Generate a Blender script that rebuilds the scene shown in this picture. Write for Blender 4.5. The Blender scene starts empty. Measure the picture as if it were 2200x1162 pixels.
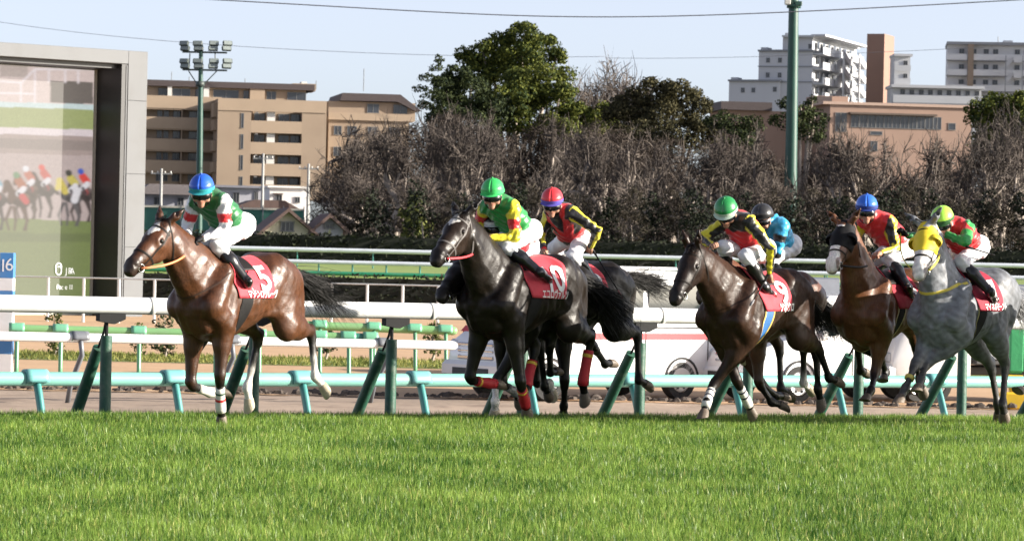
import bpy, bmesh, math, random, os
import numpy as np
from mathutils import Vector, Matrix
SKIP = set(os.environ.get('SCENE_SKIP', '').split(','))
random.seed(7); RNG = np.random.default_rng(7)
R = math.radians
scene = bpy.context.scene
COL = scene.collection

# ------------------------------------------------------------------ camera
FPX = 7140.0                                  # focal length in photograph pixels (2200 wide)
PITCH = math.atan(41 / FPX); ROLL = 0.0225
CAM = np.array([0.0, 0.0, 1.6])
_d = np.array([0, math.cos(PITCH), -math.sin(PITCH)]); _u0 = np.array([0, math.sin(PITCH), math.cos(PITCH)]); _r0 = np.array([1.0, 0, 0])
_r = _r0 * math.cos(ROLL) + _u0 * math.sin(ROLL); _u = -_r0 * math.sin(ROLL) + _u0 * math.cos(ROLL)
cd = bpy.data.cameras.new('camera'); cam = bpy.data.objects.new('camera', cd); COL.objects.link(cam)
cd.sensor_width = 36.0; cd.lens = FPX / 2200 * 36.0; cd.clip_end = 6000; cd.clip_start = 0.5
cd.dof.use_dof = True; cd.dof.focus_distance = 32.0; cd.dof.aperture_fstop = 9.0
cam.matrix_world = Matrix(((_r[0], _u[0], -_d[0], CAM[0]), (_r[1], _u[1], -_d[1], CAM[1]), (_r[2], _u[2], -_d[2], CAM[2]), (0, 0, 0, 1)))
scene.camera = cam
def ray(x, y): return _d * FPX + _r * (x - 1100) - _u * (y - 581)
def P(x, y, Y):
    v = ray(x, y); return CAM + v * (Y / v[1])
def proj(p):
    q = np.asarray(p) - CAM; z = q @ _d; return 1100 + FPX * (q @ _r) / z, 581 - FPX * (q @ _u) / z

# ------------------------------------------------------------------ light
SUN_EL = R(17.0); SUN_AZ = math.atan2(-0.11, 0.99)      # low winter sun, from the right and a little behind the camera
sdir = np.array([math.cos(SUN_EL) * math.cos(SUN_AZ), math.cos(SUN_EL) * math.sin(SUN_AZ), math.sin(SUN_EL)])
w = bpy.data.worlds.new('World'); scene.world = w; w.use_nodes = True
nt = w.node_tree; bg = nt.nodes['Background']
sky = nt.nodes.new('ShaderNodeTexSky'); sky.sky_type = 'NISHITA'; sky.sun_disc = False
sky.sun_elevation = SUN_EL; sky.sun_rotation = math.pi / 2 - SUN_AZ
sky.air_density = 0.5; sky.dust_density = 1.2; sky.ozone_density = 1.2
hs = nt.nodes.new('ShaderNodeHueSaturation'); hs.inputs['Saturation'].default_value = 0.52; hs.inputs['Hue'].default_value = 0.515; nt.links.new(sky.outputs[0], hs.inputs['Color'])     # thin high haze pales the blue evenly
nt.links.new(hs.outputs[0], bg.inputs[0]); bg.inputs[1].default_value = 0.102
sl = bpy.data.lights.new('sun', 'SUN'); sun = bpy.data.objects.new('sun', sl); COL.objects.link(sun)
sl.energy = 5.0; sl.angle = R(0.5); sl.color = (1.0, 0.92, 0.80)
sun.rotation_euler = Vector(-sdir).to_track_quat('-Z', 'Y').to_euler()
scene.view_settings.view_transform = 'Standard'; scene.view_settings.look = 'None'
scene.view_settings.exposure = 1.30; scene.view_settings.gamma = 1.0; scene.view_settings.use_curve_mapping = False
scene.render.engine = 'CYCLES'
scene.cycles.use_denoising = True; scene.cycles.max_bounces = 8; scene.cycles.transparent_max_bounces = 8

# ------------------------------------------------------------------ helpers
ORD = ['first', 'second', 'third', 'fourth', 'fifth', 'sixth', 'seventh', 'eighth', 'ninth', 'tenth', 'eleventh', 'twelfth', 'thirteenth', 'fourteenth', 'fifteenth', 'sixteenth', 'seventeenth', 'eighteenth', 'nineteenth'] + ['twent' + q for q in ('ieth', 'y-first', 'y-second', 'y-third', 'y-fourth', 'y-fifth', 'y-sixth', 'y-seventh', 'y-eighth', 'y-ninth')] + ['thirt' + q for q in ('ieth', 'y-first', 'y-second', 'y-third', 'y-fourth', 'y-fifth', 'y-sixth', 'y-seventh', 'y-eighth', 'y-ninth')] + ['fort' + q for q in ('ieth', 'y-first', 'y-second', 'y-third', 'y-fourth', 'y-fifth', 'y-sixth', 'y-seventh', 'y-eighth', 'y-ninth')] + ['fift' + q for q in ('ieth', 'y-first', 'y-second', 'y-third', 'y-fourth', 'y-fifth', 'y-sixth', 'y-seventh', 'y-eighth', 'y-ninth')]
class MB:
    """collects shapes, then links them as one mesh object"""
    def __init__(s): s.v = []; s.f = []; s.m = []; s.n = 0; s.mi = 0
    def add(s, v, f):
        v = np.asarray(v, float).reshape(-1, 3); s.v.append(v)
        for q in f: s.f.append(tuple(int(i) + s.n for i in q)); s.m.append(s.mi)
        s.n += len(v); return s
    def box(s, x0, x1, y0, y1, z0, z1):
        v = [(x, y, z) for z in (z0, z1) for y in (y0, y1) for x in (x0, x1)]
        return s.add(v, [(0, 2, 3, 1), (4, 5, 7, 6), (0, 1, 5, 4), (2, 6, 7, 3), (0, 4, 6, 2), (1, 3, 7, 5)])
    def bbox(s, x0, x1, y0, y1, z0, z1, b=0.01):
        """box with chamfered edges"""
        b = min(b, (x1 - x0) * .45, (y1 - y0) * .45, (z1 - z0) * .45); v = []
        for z, i in ((z0, 0), (z0 + b, 1), (z1 - b, 1), (z1, 0)):
            e = 0 if i else b
            X0, X1, Y0, Y1 = x0 + e, x1 - e, y0 + e, y1 - e; c = b * .6 if i else 0.0001
            v += [(X0 + c, Y0, z), (X1 - c, Y0, z), (X1, Y0 + c, z), (X1, Y1 - c, z), (X1 - c, Y1, z), (X0 + c, Y1, z), (X0, Y1 - c, z), (X0, Y0 + c, z)]
        f = [tuple(range(7, -1, -1)), tuple(range(24, 32))]
        for k in range(3):
            for i in range(8): j = (i + 1) % 8; f.append((k * 8 + i, k * 8 + j, k * 8 + 8 + j, k * 8 + 8 + i))
        return s.add(v, f)
    def tube(s, pts, rad, n=8, caps=True, flat=None, up=None):
        pts = np.asarray(pts, float); m = len(pts)
        rad = np.full(m, rad) if np.isscalar(rad) else np.asarray(rad, float)
        tn = np.gradient(pts, axis=0); tn /= np.linalg.norm(tn, axis=1)[:, None] + 1e-12
        a = np.array([0, 0, 1.0]) if up is None else np.asarray(up, float)
        if up is None and abs(tn[0] @ a) > .9: a = np.array([1.0, 0, 0])
        V = []; e1 = None
        for i in range(m):
            if e1 is None or up is not None: e1 = a - (a @ tn[i]) * tn[i]
            else: e1 = e1 - (e1 @ tn[i]) * tn[i]
            e1 = e1 / (np.linalg.norm(e1) + 1e-12); e2 = np.cross(tn[i], e1)
            for k in range(n):
                t = 2 * math.pi * k / n
                V.append(pts[i] + rad[i] * (math.cos(t) * e1 * (1 if flat is None else flat) + math.sin(t) * e2))
        Fc = [(i * n + k, i * n + (k + 1) % n, (i + 1) * n + (k + 1) % n, (i + 1) * n + k) for i in range(m - 1) for k in range(n)]
        if caps: Fc += [tuple(range(n - 1, -1, -1)), tuple((m - 1) * n + k for k in range(n))]
        return s.add(V, Fc)
    def prism(s, poly, y0, y1, axis=1):
        """polygon in the two other axes, extruded along axis"""
        n = len(poly); V = []
        for y in (y0, y1):
            for p in poly:
                q = list(p); q.insert(axis, y); V.append(q)
        Fc = [tuple(range(n)), tuple(range(2 * n - 1, n - 1, -1))] + [(i, n + i, n + (i + 1) % n, (i + 1) % n) for i in range(n)]
        return s.add(V, Fc)
    def lathe(s, prof, n=16, M=None):
        """profile of (radius, height) about local z"""
        V = []
        for r, z in prof:
            for k in range(n): t = 2 * math.pi * k / n; V.append((r * math.cos(t), r * math.sin(t), z))
        V = np.array(V)
        if M is not None: V = V @ np.asarray(M)[:3, :3].T + np.asarray(M)[:3, 3]
        m = len(prof)
        Fc = [(i * n + k, i * n + (k + 1) % n, (i + 1) * n + (k + 1) % n, (i + 1) * n + k) for i in range(m - 1) for k in range(n)]
        Fc += [tuple(range(n - 1, -1, -1)), tuple((m - 1) * n + k for k in range(n))]
        return s.add(V, Fc)
    def grid(s, pts):
        a, b = pts.shape[:2]
        return s.add(pts.reshape(-1, 3), [(i * b + j, i * b + j + 1, (i + 1) * b + j + 1, (i + 1) * b + j) for i in range(a - 1) for j in range(b - 1)])
    def build(s, name, mat, parent=None, smooth=False, off=None, loc=None):
        V = np.concatenate(s.v) if s.v else np.zeros((0, 3))
        if off is not None: V = V - np.asarray(off)
        me = bpy.data.meshes.new(name)
        me.from_pydata(V.tolist(), [], s.f)
        mats = mat if isinstance(mat, (list, tuple)) else [mat]
        for m_ in mats: me.materials.append(m_)
        if len(mats) > 1: me.polygons.foreach_set('material_index', s.m)
        if smooth: me.shade_smooth() if hasattr(me, 'shade_smooth') else None
        me.update()
        o = bpy.data.objects.new(name, me); COL.objects.link(o)
        if parent is not None: o.parent = parent
        if loc is not None: o.location = loc
        return o
def smooth_angle(o, ang=40):
    me = o.data
    bm = bmesh.new(); bm.from_mesh(me); bm.normal_update()
    bmesh.ops.recalc_face_normals(bm, faces=bm.faces)
    for f in bm.faces: f.smooth = True
    for e in bm.edges:
        e.smooth = not (len(e.link_faces) == 2 and e.calc_face_angle(0) > R(ang))
    bm.to_mesh(me); bm.free(); return o
def arr_mesh(name, V, Fc, mat, parent=None, cols=None, smooth=True):
    """fast mesh from arrays: V (n,3), Fc (m,k) with a constant k"""
    V = np.ascontiguousarray(V, np.float32); Fc = np.ascontiguousarray(Fc, np.int32)
    m, k = Fc.shape; me = bpy.data.meshes.new(name)
    me.vertices.add(len(V)); me.vertices.foreach_set('co', V.ravel())
    me.loops.add(m * k); me.loops.foreach_set('vertex_index', Fc.ravel())
    me.polygons.add(m); me.polygons.foreach_set('loop_start', np.arange(0, m * k, k, dtype=np.int32)); me.polygons.foreach_set('loop_total', np.full(m, k, np.int32))
    me.polygons.foreach_set('use_smooth', np.full(m, smooth))
    me.update(calc_edges=True); me.materials.append(mat)
    if cols is not None:
        ca = me.color_attributes.new('Col', 'FLOAT_COLOR', 'POINT')
        ca.data.foreach_set('color', np.concatenate([cols, np.ones((len(V), 1))], 1).astype(np.float32).ravel())
    o = bpy.data.objects.new(name, me); COL.objects.link(o)
    if parent is not None: o.parent = parent
    return o
def tag(o, label=None, cat=None, group=None, kind=None):
    if label: o['label'] = label
    if cat: o['category'] = cat
    if group: o['group'] = group
    if kind: o['kind'] = kind
    return o
def empty(name, loc=(0, 0, 0), rz=0.0):
    o = bpy.data.objects.new(name, None); COL.objects.link(o); o.location = [float(c) for c in loc]; o.rotation_euler = (0, 0, rz); o.empty_display_size = .2
    return o
KIDS = {}
def copy_tree(o, parent=None):
    c = o.copy(); COL.objects.link(c)
    if parent is not None: c.parent = parent
    for ch in [x for x in list(bpy.data.objects) if x.parent == o]: copy_tree(ch, c)
    return c

# ------------------------------------------------------------------ materials
def mat(name, col, rough=.6, var=.12, scale=6.0, bump=0.0, bscale=None, metal=0.0, spec=.5, coat=0.0, sub=0.0, attr=False, sheen=0.0, dirt=None, emit=None):
    m = bpy.data.materials.new(name); m.use_nodes = True; n = m.node_tree.nodes; L = m.node_tree.links
    b = n['Principled BSDF']; b.inputs['Roughness'].default_value = rough; b.inputs['Metallic'].default_value = metal
    b.inputs['Specular IOR Level'].default_value = spec; b.inputs['Coat Weight'].default_value = coat
    b.inputs['Sheen Weight'].default_value = sheen
    tc = n.new('ShaderNodeTexCoord')
    nz = n.new('ShaderNodeTexNoise'); nz.inputs['Scale'].default_value = scale; nz.inputs['Detail'].default_value = 5; L.new(tc.outputs['Object'], nz.inputs['Vector'])
    mr = n.new('ShaderNodeMapRange'); mr.inputs['From Min'].default_value = .25; mr.inputs['From Max'].default_value = .75
    mr.inputs['To Min'].default_value = 1 - var; mr.inputs['To Max'].default_value = 1 + var; L.new(nz.outputs['Fac'], mr.inputs['Value'])
    mx = n.new('ShaderNodeMix'); mx.data_type = 'RGBA'; mx.blend_type = 'MULTIPLY'; mx.inputs[0].default_value = 1
    if attr:
        at = n.new('ShaderNodeAttribute'); at.attribute_name = 'Col'; L.new(at.outputs['Color'], mx.inputs[6])
    else: mx.inputs[6].default_value = (*col, 1)
    L.new(mr.outputs[0], mx.inputs[7]); out = mx.outputs[2]
    if dirt:
        dn = n.new('ShaderNodeTexNoise'); dn.inputs['Scale'].default_value = dirt[1]; dn.inputs['Detail'].default_value = 8; L.new(tc.outputs['Object'], dn.inputs['Vector'])
        dr = n.new('ShaderNodeMapRange'); dr.inputs['From Min'].default_value = .5; dr.inputs['From Max'].default_value = .72; dr.inputs['To Max'].default_value = dirt[2]; L.new(dn.outputs['Fac'], dr.inputs['Value'])
        m2 = n.new('ShaderNodeMix'); m2.data_type = 'RGBA'; L.new(dr.outputs[0], m2.inputs[0]); L.new(out, m2.inputs[6]); m2.inputs[7].default_value = (*dirt[0], 1); out = m2.outputs[2]
    L.new(out, b.inputs['Base Color'])
    if bump:
        bn = n.new('ShaderNodeTexNoise'); bn.inputs['Scale'].default_value = bscale or scale * 4; bn.inputs['Detail'].default_value = 6; L.new(tc.outputs['Object'], bn.inputs['Vector'])
        bp = n.new('ShaderNodeBump'); bp.inputs['Strength'].default_value = bump; bp.inputs['Distance'].default_value = .02; L.new(bn.outputs['Fac'], bp.inputs['Height']); L.new(bp.outputs[0], b.inputs['Normal'])
    if emit:
        b.inputs['Emission Color'].default_value = (*emit[:3], 1); b.inputs['Emission Strength'].default_value = emit[3]
    return m
def leaf_mat(name, c0, c1, rough=.8, trans=.35, scale=1.5, spec=.2):
    m = bpy.data.materials.new(name); m.use_nodes = True; n = m.node_tree.nodes; L = m.node_tree.links
    b = n['Principled BSDF']; b.inputs['Roughness'].default_value = rough; b.inputs['Specular IOR Level'].default_value = spec
    tc = n.new('ShaderNodeTexCoord'); nz = n.new('ShaderNodeTexNoise'); nz.inputs['Scale'].default_value = scale; nz.inputs['Detail'].default_value = 3
    L.new(tc.outputs['Object'], nz.inputs['Vector'])
    gi = n.new('ShaderNodeNewGeometry')
    ad = n.new('ShaderNodeMath'); ad.operation = 'ADD'; L.new(nz.outputs['Fac'], ad.inputs[0])
    ml = n.new('ShaderNodeMath'); ml.operation = 'MULTIPLY_ADD'; L.new(gi.outputs['Random Per Island'], ml.inputs[0]); ml.inputs[1].default_value = .8; ml.inputs[2].default_value = -.4
    L.new(ml.outputs[0], ad.inputs[1])
    rp = n.new('ShaderNodeValToRGB'); rp.color_ramp.elements[0].position = .25; rp.color_ramp.elements[1].position = .8
    rp.color_ramp.elements[0].color = (*c0, 1); rp.color_ramp.elements[1].color = (*c1, 1); L.new(ad.outputs[0], rp.inputs[0]); L.new(rp.outputs[0], b.inputs['Base Color'])
    tr = n.new('ShaderNodeBsdfTranslucent'); L.new(rp.outputs[0], tr.inputs[0]); ms = n.new('ShaderNodeMixShader'); ms.inputs[0].default_value = trans
    L.new(b.outputs[0], ms.inputs[1]); L.new(tr.outputs[0], ms.inputs[2]); L.new(ms.outputs[0], n['Material Output'].inputs[0])
    return m
M = {}
def MM(key, *a, **k):
    if key not in M: M[key] = mat(key, *a, **k)
    return M[key]
TXT = {}
def text_verts(s, size=1.0, bold=0.0):
    if (s, bold) in TXT: v, f = TXT[(s, bold)]; return v * size, f
    v, f = _text(s, bold); TXT[(s, bold)] = (v, f); return v * size, f
def _text(s, bold):
    c = bpy.data.curves.new('t', 'FONT'); c.body = s; c.size = 1.0; c.offset = bold; c.align_x = 'CENTER'; c.align_y = 'CENTER'; c.resolution_u = 3
    o = bpy.data.objects.new('t', c); COL.objects.link(o)
    dg = bpy.context.evaluated_depsgraph_get(); me = bpy.data.meshes.new_from_object(o.evaluated_get(dg))
    v = np.array([tuple(q.co) for q in me.vertices]).reshape(-1, 3); f = [tuple(p.vertices) for p in me.polygons]
    bpy.data.objects.remove(o); bpy.data.curves.remove(c); bpy.data.meshes.remove(me)
    return v, f
for _t in ('5', '10', '9', '6', '3', '7', '2', 'マテンロウレーヴ', 'エコロヴァルツ', 'ソボクロ', 'マイネルモーント'): text_verts(_t, 1.0, .022)
for _t in ('日本スターティング', *'JRace16', ''): text_verts(_t)
# ------------------------------------------------------------------ soft solids: smooth union of tapered limbs, meshed on a grid
def nrm(v): v = np.asarray(v, float); return v / (np.linalg.norm(v) + 1e-12)
class Solid:
    def __init__(s): s.p = []
    def cone(s, p0, p1, r0, r1, k=.05, q=1.0, ax=(0, 1, 0), c=None, c2=None, sub=False):
        s.p.append(dict(t='c', p0=np.asarray(p0, float), p1=np.asarray(p1, float), r0=r0, r1=r1, k=k, q=q, ax=nrm(ax), c=c, c2=c if c2 is None else c2, sub=sub)); return s
    def ball(s, p, r, k=.05, q=1.0, ax=(0, 1, 0), c=None, sub=False):
        return s.cone(p, np.asarray(p, float) + 1e-4, r, r, k, q, ax, c, None, sub)
    def func(s, fn, lo, hi, k=.05, c=None):
        s.p.append(dict(t='f', fn=fn, lo=np.asarray(lo, float), hi=np.asarray(hi, float), k=k, c=c, c2=c, sub=False)); return s
    def d1(s, g, X):
        """distance and parameter of one piece"""
        if g['t'] == 'f': return g['fn'](X), np.zeros(X.shape[:-1])
        p0, p1, q, ax = g['p0'], g['p1'], g['q'], g['ax']
        A = X - p0; v = p1 - p0
        if q != 1.0:
            e = 1 / q - 1; A = A + e * (A @ ax)[..., None] * ax; v = v + e * (v @ ax) * ax
        t = np.clip((A @ v) / (v @ v), 0, 1)
        d = np.sqrt(np.maximum(((A - t[..., None] * v) ** 2).sum(-1), 1e-14)) - (g['r0'] + (g['r1'] - g['r0']) * t)
        return d * min(1.0, q) if q != 1 else d, t
    @staticmethod
    def smin(a, b, k):
        h = np.maximum(k - np.abs(a - b), 0) / k
        return np.minimum(a, b) - h * h * k * .25
    def eval(s, X, inflate=0.0):
        F_ = np.full(X.shape[:-1], 1.0)
        for g in s.p:
            d, _ = s.d1(g, X); d = d - (0 if g['sub'] else inflate)
            F_ = -s.smin(-F_, d, g['k']) if g['sub'] else s.smin(F_, d, g['k'])
        return F_
    def bounds(s):
        lo = []; hi = []
        for g in s.p:
            if g['sub']: continue
            if g['t'] == 'f': lo.append(g['lo']); hi.append(g['hi'])
            else:
                rr = max(g['r0'], g['r1']) * max(1, g['q']); lo.append(np.minimum(g['p0'], g['p1']) - rr); hi.append(np.maximum(g['p0'], g['p1']) + rr)
        return np.min(lo, 0), np.max(hi, 0)
    def mesh(s, h, inflate=0.0, clip=None):
        lo, hi = s.bounds(); lo = lo - inflate - 3 * h; hi = hi + inflate + 3 * h
        n = np.ceil((hi - lo) / h).astype(int) + 1
        ax = [lo[i] + h * np.arange(n[i]) for i in range(3)]
        F_ = np.full(n, 1.0, np.float32)
        for g in s.p:
            if g['t'] == 'f': a, b = g['lo'], g['hi']
            else:
                rr = max(g['r0'], g['r1']) * max(1, g['q']); a = np.minimum(g['p0'], g['p1']) - rr; b = np.maximum(g['p0'], g['p1']) + rr
            pad = g['k'] + inflate + 2 * h
            i0 = np.clip(np.floor((a - pad - lo) / h).astype(int), 0, n); i1 = np.clip(np.ceil((b + pad - lo) / h).astype(int) + 1, 0, n)
            if (i1 <= i0).any(): continue
            X = np.stack(np.meshgrid(*[ax[i][i0[i]:i1[i]] for i in range(3)], indexing='ij'), -1)
            d, _ = s.d1(g, X); sl_ = tuple(slice(i0[i], i1[i]) for i in range(3)); d = d - (0 if g['sub'] else inflate)
            F_[sl_] = -s.smin(-F_[sl_], d, g['k']) if g['sub'] else s.smin(F_[sl_], d, g['k'])
        if clip is not None:
            X = np.stack(np.meshgrid(*ax, indexing='ij'), -1); F_ = np.maximum(F_, clip(X))
        return surface_nets(F_, lo, h)
    def colors(s, V, base, w=.014):
        W = np.zeros(len(V)); Cc = np.zeros((len(V), 3))
        for g in s.p:
            if g['c'] is None and not g['sub']: c0 = c1 = np.asarray(base)
            elif g['c'] is None: continue
            else: c0 = np.asarray(g['c']); c1 = np.asarray(g['c2'])
            d, t = s.d1(g, V); wt = np.exp(-np.clip(np.abs(d) if g['sub'] else d, -.05, 1) / w); W += wt; Cc += wt[:, None] * (c0 + (c1 - c0) * t[:, None])
        return Cc / np.maximum(W, 1e-20)[:, None]
    def hard(s, V, base):
        D = np.stack([s.d1(g, V)[0] for g in s.p], 0); i = D.argmin(0); return np.array([np.asarray(base if g['c'] is None else g['c'], float) for g in s.p])[i]
    def march(s, O, D, tmax=.6, n=90, inflate=0.0):
        """first way out of the solid along rays that start inside it"""
        O = np.asarray(O, float); D = np.asarray(D, float); D = D / np.linalg.norm(D, axis=-1, keepdims=True)
        n = max(24, int(tmax / .011)); ts = np.linspace(0, tmax, n); X = (O[..., None, :] + ts[:, None] * D[..., None, :])
        lo = X.reshape(-1, 3).min(0) - .12; hi = X.reshape(-1, 3).max(0) + .12; sub = Solid()
        for g in s.p:
            if g['t'] == 'f': a, b = g['lo'], g['hi']
            else: rr = max(g['r0'], g['r1']) * max(1, g['q']); a = np.minimum(g['p0'], g['p1']) - rr; b = np.maximum(g['p0'], g['p1']) + rr
            if (a <= hi).all() and (b >= lo).all(): sub.p.append(g)
        f = sub.eval(X, inflate); out = f > 0
        i = np.argmax(out, -1); i = np.where(out.any(-1), np.maximum(i, 1), n - 1)
        f0 = np.take_along_axis(f, (i - 1)[..., None], -1)[..., 0]; f1 = np.take_along_axis(f, i[..., None], -1)[..., 0]
        t = ts[i - 1] + (ts[1] - ts[0]) * np.clip(-f0 / (f1 - f0 + 1e-9), 0, 1)
        return O + t[..., None] * D, D
def surface_nets(F_, lo, h):
    ins = F_ < 0; nx, ny, nz = F_.shape; u8 = ins.view(np.uint8)
    s1 = u8[:-1] + u8[1:]; s1 = s1[:, :-1] + s1[:, 1:]; s1 = s1[:, :, :-1] + s1[:, :, 1:]
    act = (s1 > 0) & (s1 < 8); base = np.stack(np.nonzero(act), -1); n = len(base)
    idx = np.full(act.shape, -1, np.int32); idx[act] = np.arange(n)
    co = np.array([(i, j, k) for i in (0, 1) for j in (0, 1) for k in (0, 1)]); fl = F_.ravel(); b0 = (base[:, 0] * ny + base[:, 1]) * nz + base[:, 2]
    fv = np.stack([fl[b0 + (c[0] * ny + c[1]) * nz + c[2]] for c in co], 1); acc = np.zeros((n, 3)); cnt = np.zeros(n)
    for p in range(8):
        for a in range(3):
            if co[p][a]: continue
            q = p + (4, 2, 1)[a]; f0 = fv[:, p]; f1 = fv[:, q]; cr = (f0 < 0) != (f1 < 0); t = np.where(cr, f0 / np.where(cr, f0 - f1, 1), 0); e = np.repeat(co[p][None].astype(float), n, 0); e[:, a] = t; acc += e * cr[:, None]; cnt += cr
    V = lo + h * (base + acc / cnt[:, None])
    Q = []
    for a in range(3):
        b, c = [(1, 2), (2, 0), (0, 1)][a]
        s0 = [slice(1, -1)] * 3; s1 = [slice(1, -1)] * 3; s0[a] = slice(0, -1); s1[a] = slice(1, None)
        f0 = ins[tuple(s0)]; f1 = ins[tuple(s1)]; cr = np.stack(np.nonzero(f0 != f1), -1)
        if not len(cr): continue
        fl = f0[tuple(cr.T)]; g = cr.copy()
        for dd in range(3):
            if dd != a: g[:, dd] += 1
        def at(db, dc):
            q = g.copy(); q[:, b] -= db; q[:, c] -= dc; return idx[tuple(q.T)]
        q = np.stack([at(1, 1), at(0, 1), at(0, 0), at(1, 0)], -1); q[~fl] = q[~fl][:, ::-1]; Q.append(q)
    return V, np.concatenate(Q)
def cr_spline(a, y, n=80):
    a = np.asarray(a, float); y = np.asarray(y, float); xs = np.linspace(a[0], a[-1], n); m = np.gradient(y, a)
    i = np.clip(np.searchsorted(a, xs) - 1, 0, len(a) - 2); hh = a[i + 1] - a[i]; t = (xs - a[i]) / hh
    return xs, (2*t**3-3*t**2+1)*y[i] + (t**3-2*t**2+t)*hh*m[i] + (-2*t**3+3*t**2)*y[i+1] + (t**3-t**2)*hh*m[i+1]

# trunk stations: a (forward), top, bottom, half width, narrowing upwards, narrowing downwards
TRUNK = np.array([
 (-.86, 1.30, 1.20, .06, .0, .0), (-.80, 1.42, 1.06, .16, .1, .1), (-.66, 1.515, 1.02, .235, .15, .15), (-.46, 1.565, .985, .27, .22, .2), (-.24, 1.535, .92, .285, .2, .12),
 (-.02, 1.505, .835, .30, .18, .05), (.20, 1.525, .775, .29, .3, .12), (.40, 1.575, .745, .255, .45, .3), (.56, 1.545, .765, .235, .35, .35), (.70, 1.42, .84, .20, .2, .3), (.80, 1.22, .98, .10, .0, .0)])
AS = .90
class Horse:
    def __init__(s, cx, cy, th, k=1.0, dz=0.0, pitch=0.0):
        th = R(th); s.th = th; s.k = k; s.dz = dz; s.pt = R(pitch)
        s.f = np.array([-math.cos(th), -math.sin(th), 0]); s.l = np.array([math.sin(th), -math.cos(th), 0]); s.C = np.array([cx, cy, 0.0])
        s.rz = math.pi + th
    def loc(s, w):
        q = np.asarray(w) - s.C; return np.array([q @ s.f, q @ s.l, q[2]])
    def wor(s, p): return s.C + p[0] * s.f + p[1] * s.l + np.array([0, 0, p[2]])
    def T(s, a, b, c):
        """standing-horse point to this horse's trunk (size, pitch, drop)"""
        a = a * AS; c0 = 1.2; ca, sa = math.cos(s.pt), math.sin(s.pt); x = a * ca - (c - c0) * sa; z = a * sa + (c - c0) * ca + c0
        return np.array([x * s.k, b * s.k, z * s.k + s.dz])
    def px(s, x, y, b):
        """pixel ray met with the plane b = const"""
        v = ray(x, y); t = (b - (CAM - s.C) @ s.l) / (v @ s.l); return s.loc(CAM + t * v)
    def reach(s, prev, x, y, L, b):
        """point on the pixel ray at distance L from prev, nearest to the plane b"""
        v = nrm(ray(x, y)); o = s.loc(CAM); dv = np.array([v @ s.f, v @ s.l, v[2]])
        m = o - prev; B = m @ dv; c = m @ m - L * L; D = B * B - c
        if D <= 0: return o + dv * (-B)
        r_ = [o + dv * (-B + e * math.sqrt(D)) for e in (1, -1)]
        return min(r_, key=lambda p: abs(p[1] - b))
def ik(h, e, l1, l2, bend):
    d = e - h; D = min(np.linalg.norm(d), (l1 + l2) * .999); u = nrm(d); x = (l1 * l1 - l2 * l2 + D * D) / (2 * D); y = math.sqrt(max(l1 * l1 - x * x, 0))
    n = np.asarray(bend, float) - (np.asarray(bend) @ u) * u; return h + u * x + nrm(n) * y
# ------------------------------------------------------------------ the ground
M['soil'] = mat('soil', (.05, .07, .02), rough=.9, var=.3, scale=3, bump=.4, bscale=30)
M['dirt'] = mat('dirt', (.32, .24, .18), rough=.95, var=.22, scale=.35, bump=.9, bscale=3.5, dirt=((.16, .11, .08), 1.1, .75))
M['sand'] = mat('sand', (.50, .32, .18), rough=.95, var=.10, scale=.5, bump=.3, bscale=4, dirt=((.38, .24, .14), .8, .5))
M['lawn'] = mat('lawn', (.20, .27, .06), rough=.9, var=.25, scale=.6, bump=.4, bscale=10)
M['verge'] = mat('verge', (.17, .20, .05), rough=.9, var=.35, scale=.8, bump=.6, bscale=9)
M['far_soil'] = mat('far_soil', (.12, .11, .08), rough=.95, var=.3, scale=.1)
Yc = lambda X: 33.41 + .375 * X
Yf = lambda X: np.maximum(36.5 + .6 * X, Yc(X) + 1.2)
def sheet(name, cols, m, zjit=0.0):
    """cols: list of (X, [(Y, z), ...])"""
    G = np.array([[(X, y, z) for y, z in st] for X, st in cols])
    if zjit: G[1:-1, 1:-1, 2] += RNG.normal(size=G[1:-1, 1:-1, 2].shape) * zjit
    return tag(MB().grid(G).build(name, m, None, True), kind='structure')
Xs = np.concatenate([np.linspace(-60, -8, 14), np.linspace(-7, 8, 31), np.linspace(9, 60, 14)])
sheet('turf', [(X, [(4, -.09), (17, -.09), (26, -.09), (Yc(X) - 1, -.09), (Yc(X), -.10), (Yc(X) + .6, -.16), ((Yc(X) + Yf(X)) / 2 + .3, -.32), (Yf(X), -.45), (Yf(X) + 1.0, -.56)]) for X in Xs], M['soil'])
sheet('dirt_track', [(X, [(Yf(X) + .8, -.56), (Yf(X) + 2.2, -.72), (Yf(X) + 5, -.95)] + [(y, -.95) for y in np.linspace(50, 56, 10) + .06 * X] + [(57.2 + .06 * X, -.95)]) for X in np.concatenate([np.linspace(-60, -14, 8), np.linspace(-13, 13, 60), np.linspace(14, 60, 8)])], M['dirt'], .012)
# ridge of raked clods at the far side of the track
def clods():
    b = MB()
    for x in np.arange(-16, 16, .16):
        for r_ in range(2):
            s_ = random.uniform(.05, .11); c = np.array([x + random.uniform(-.1, .1), 57.2 + .06 * x + random.uniform(-.3, .3), -.95 + s_ * .2]); n = 6; V = []
            for t in (0.2, .9, 1.5): V += [c + s_ * np.array([math.cos(a) * math.cos(t - .2) * random.uniform(.8, 1.4), math.sin(a) * math.cos(t - .2) * random.uniform(.7, 1.1), math.sin(t) * random.uniform(.6, 1)]) for a in np.linspace(0, 6.28, n, endpoint=False)]
            b.add(V, [(i * n + j, i * n + (j + 1) % n, (i + 1) * n + (j + 1) % n, (i + 1) * n + j) for i in range(2) for j in range(n)] + [tuple(2 * n + j for j in range(n))])
    return b
tag(clods().build('soil_clods', mat('clod', (.07, .055, .045), rough=.95, var=.4, scale=4, bump=.5)), 'ridge of dark raked soil clods along the sand', 'soil', kind='stuff')
XL = [-90, -30, -12, 0, 12, 30, 90]
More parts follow.
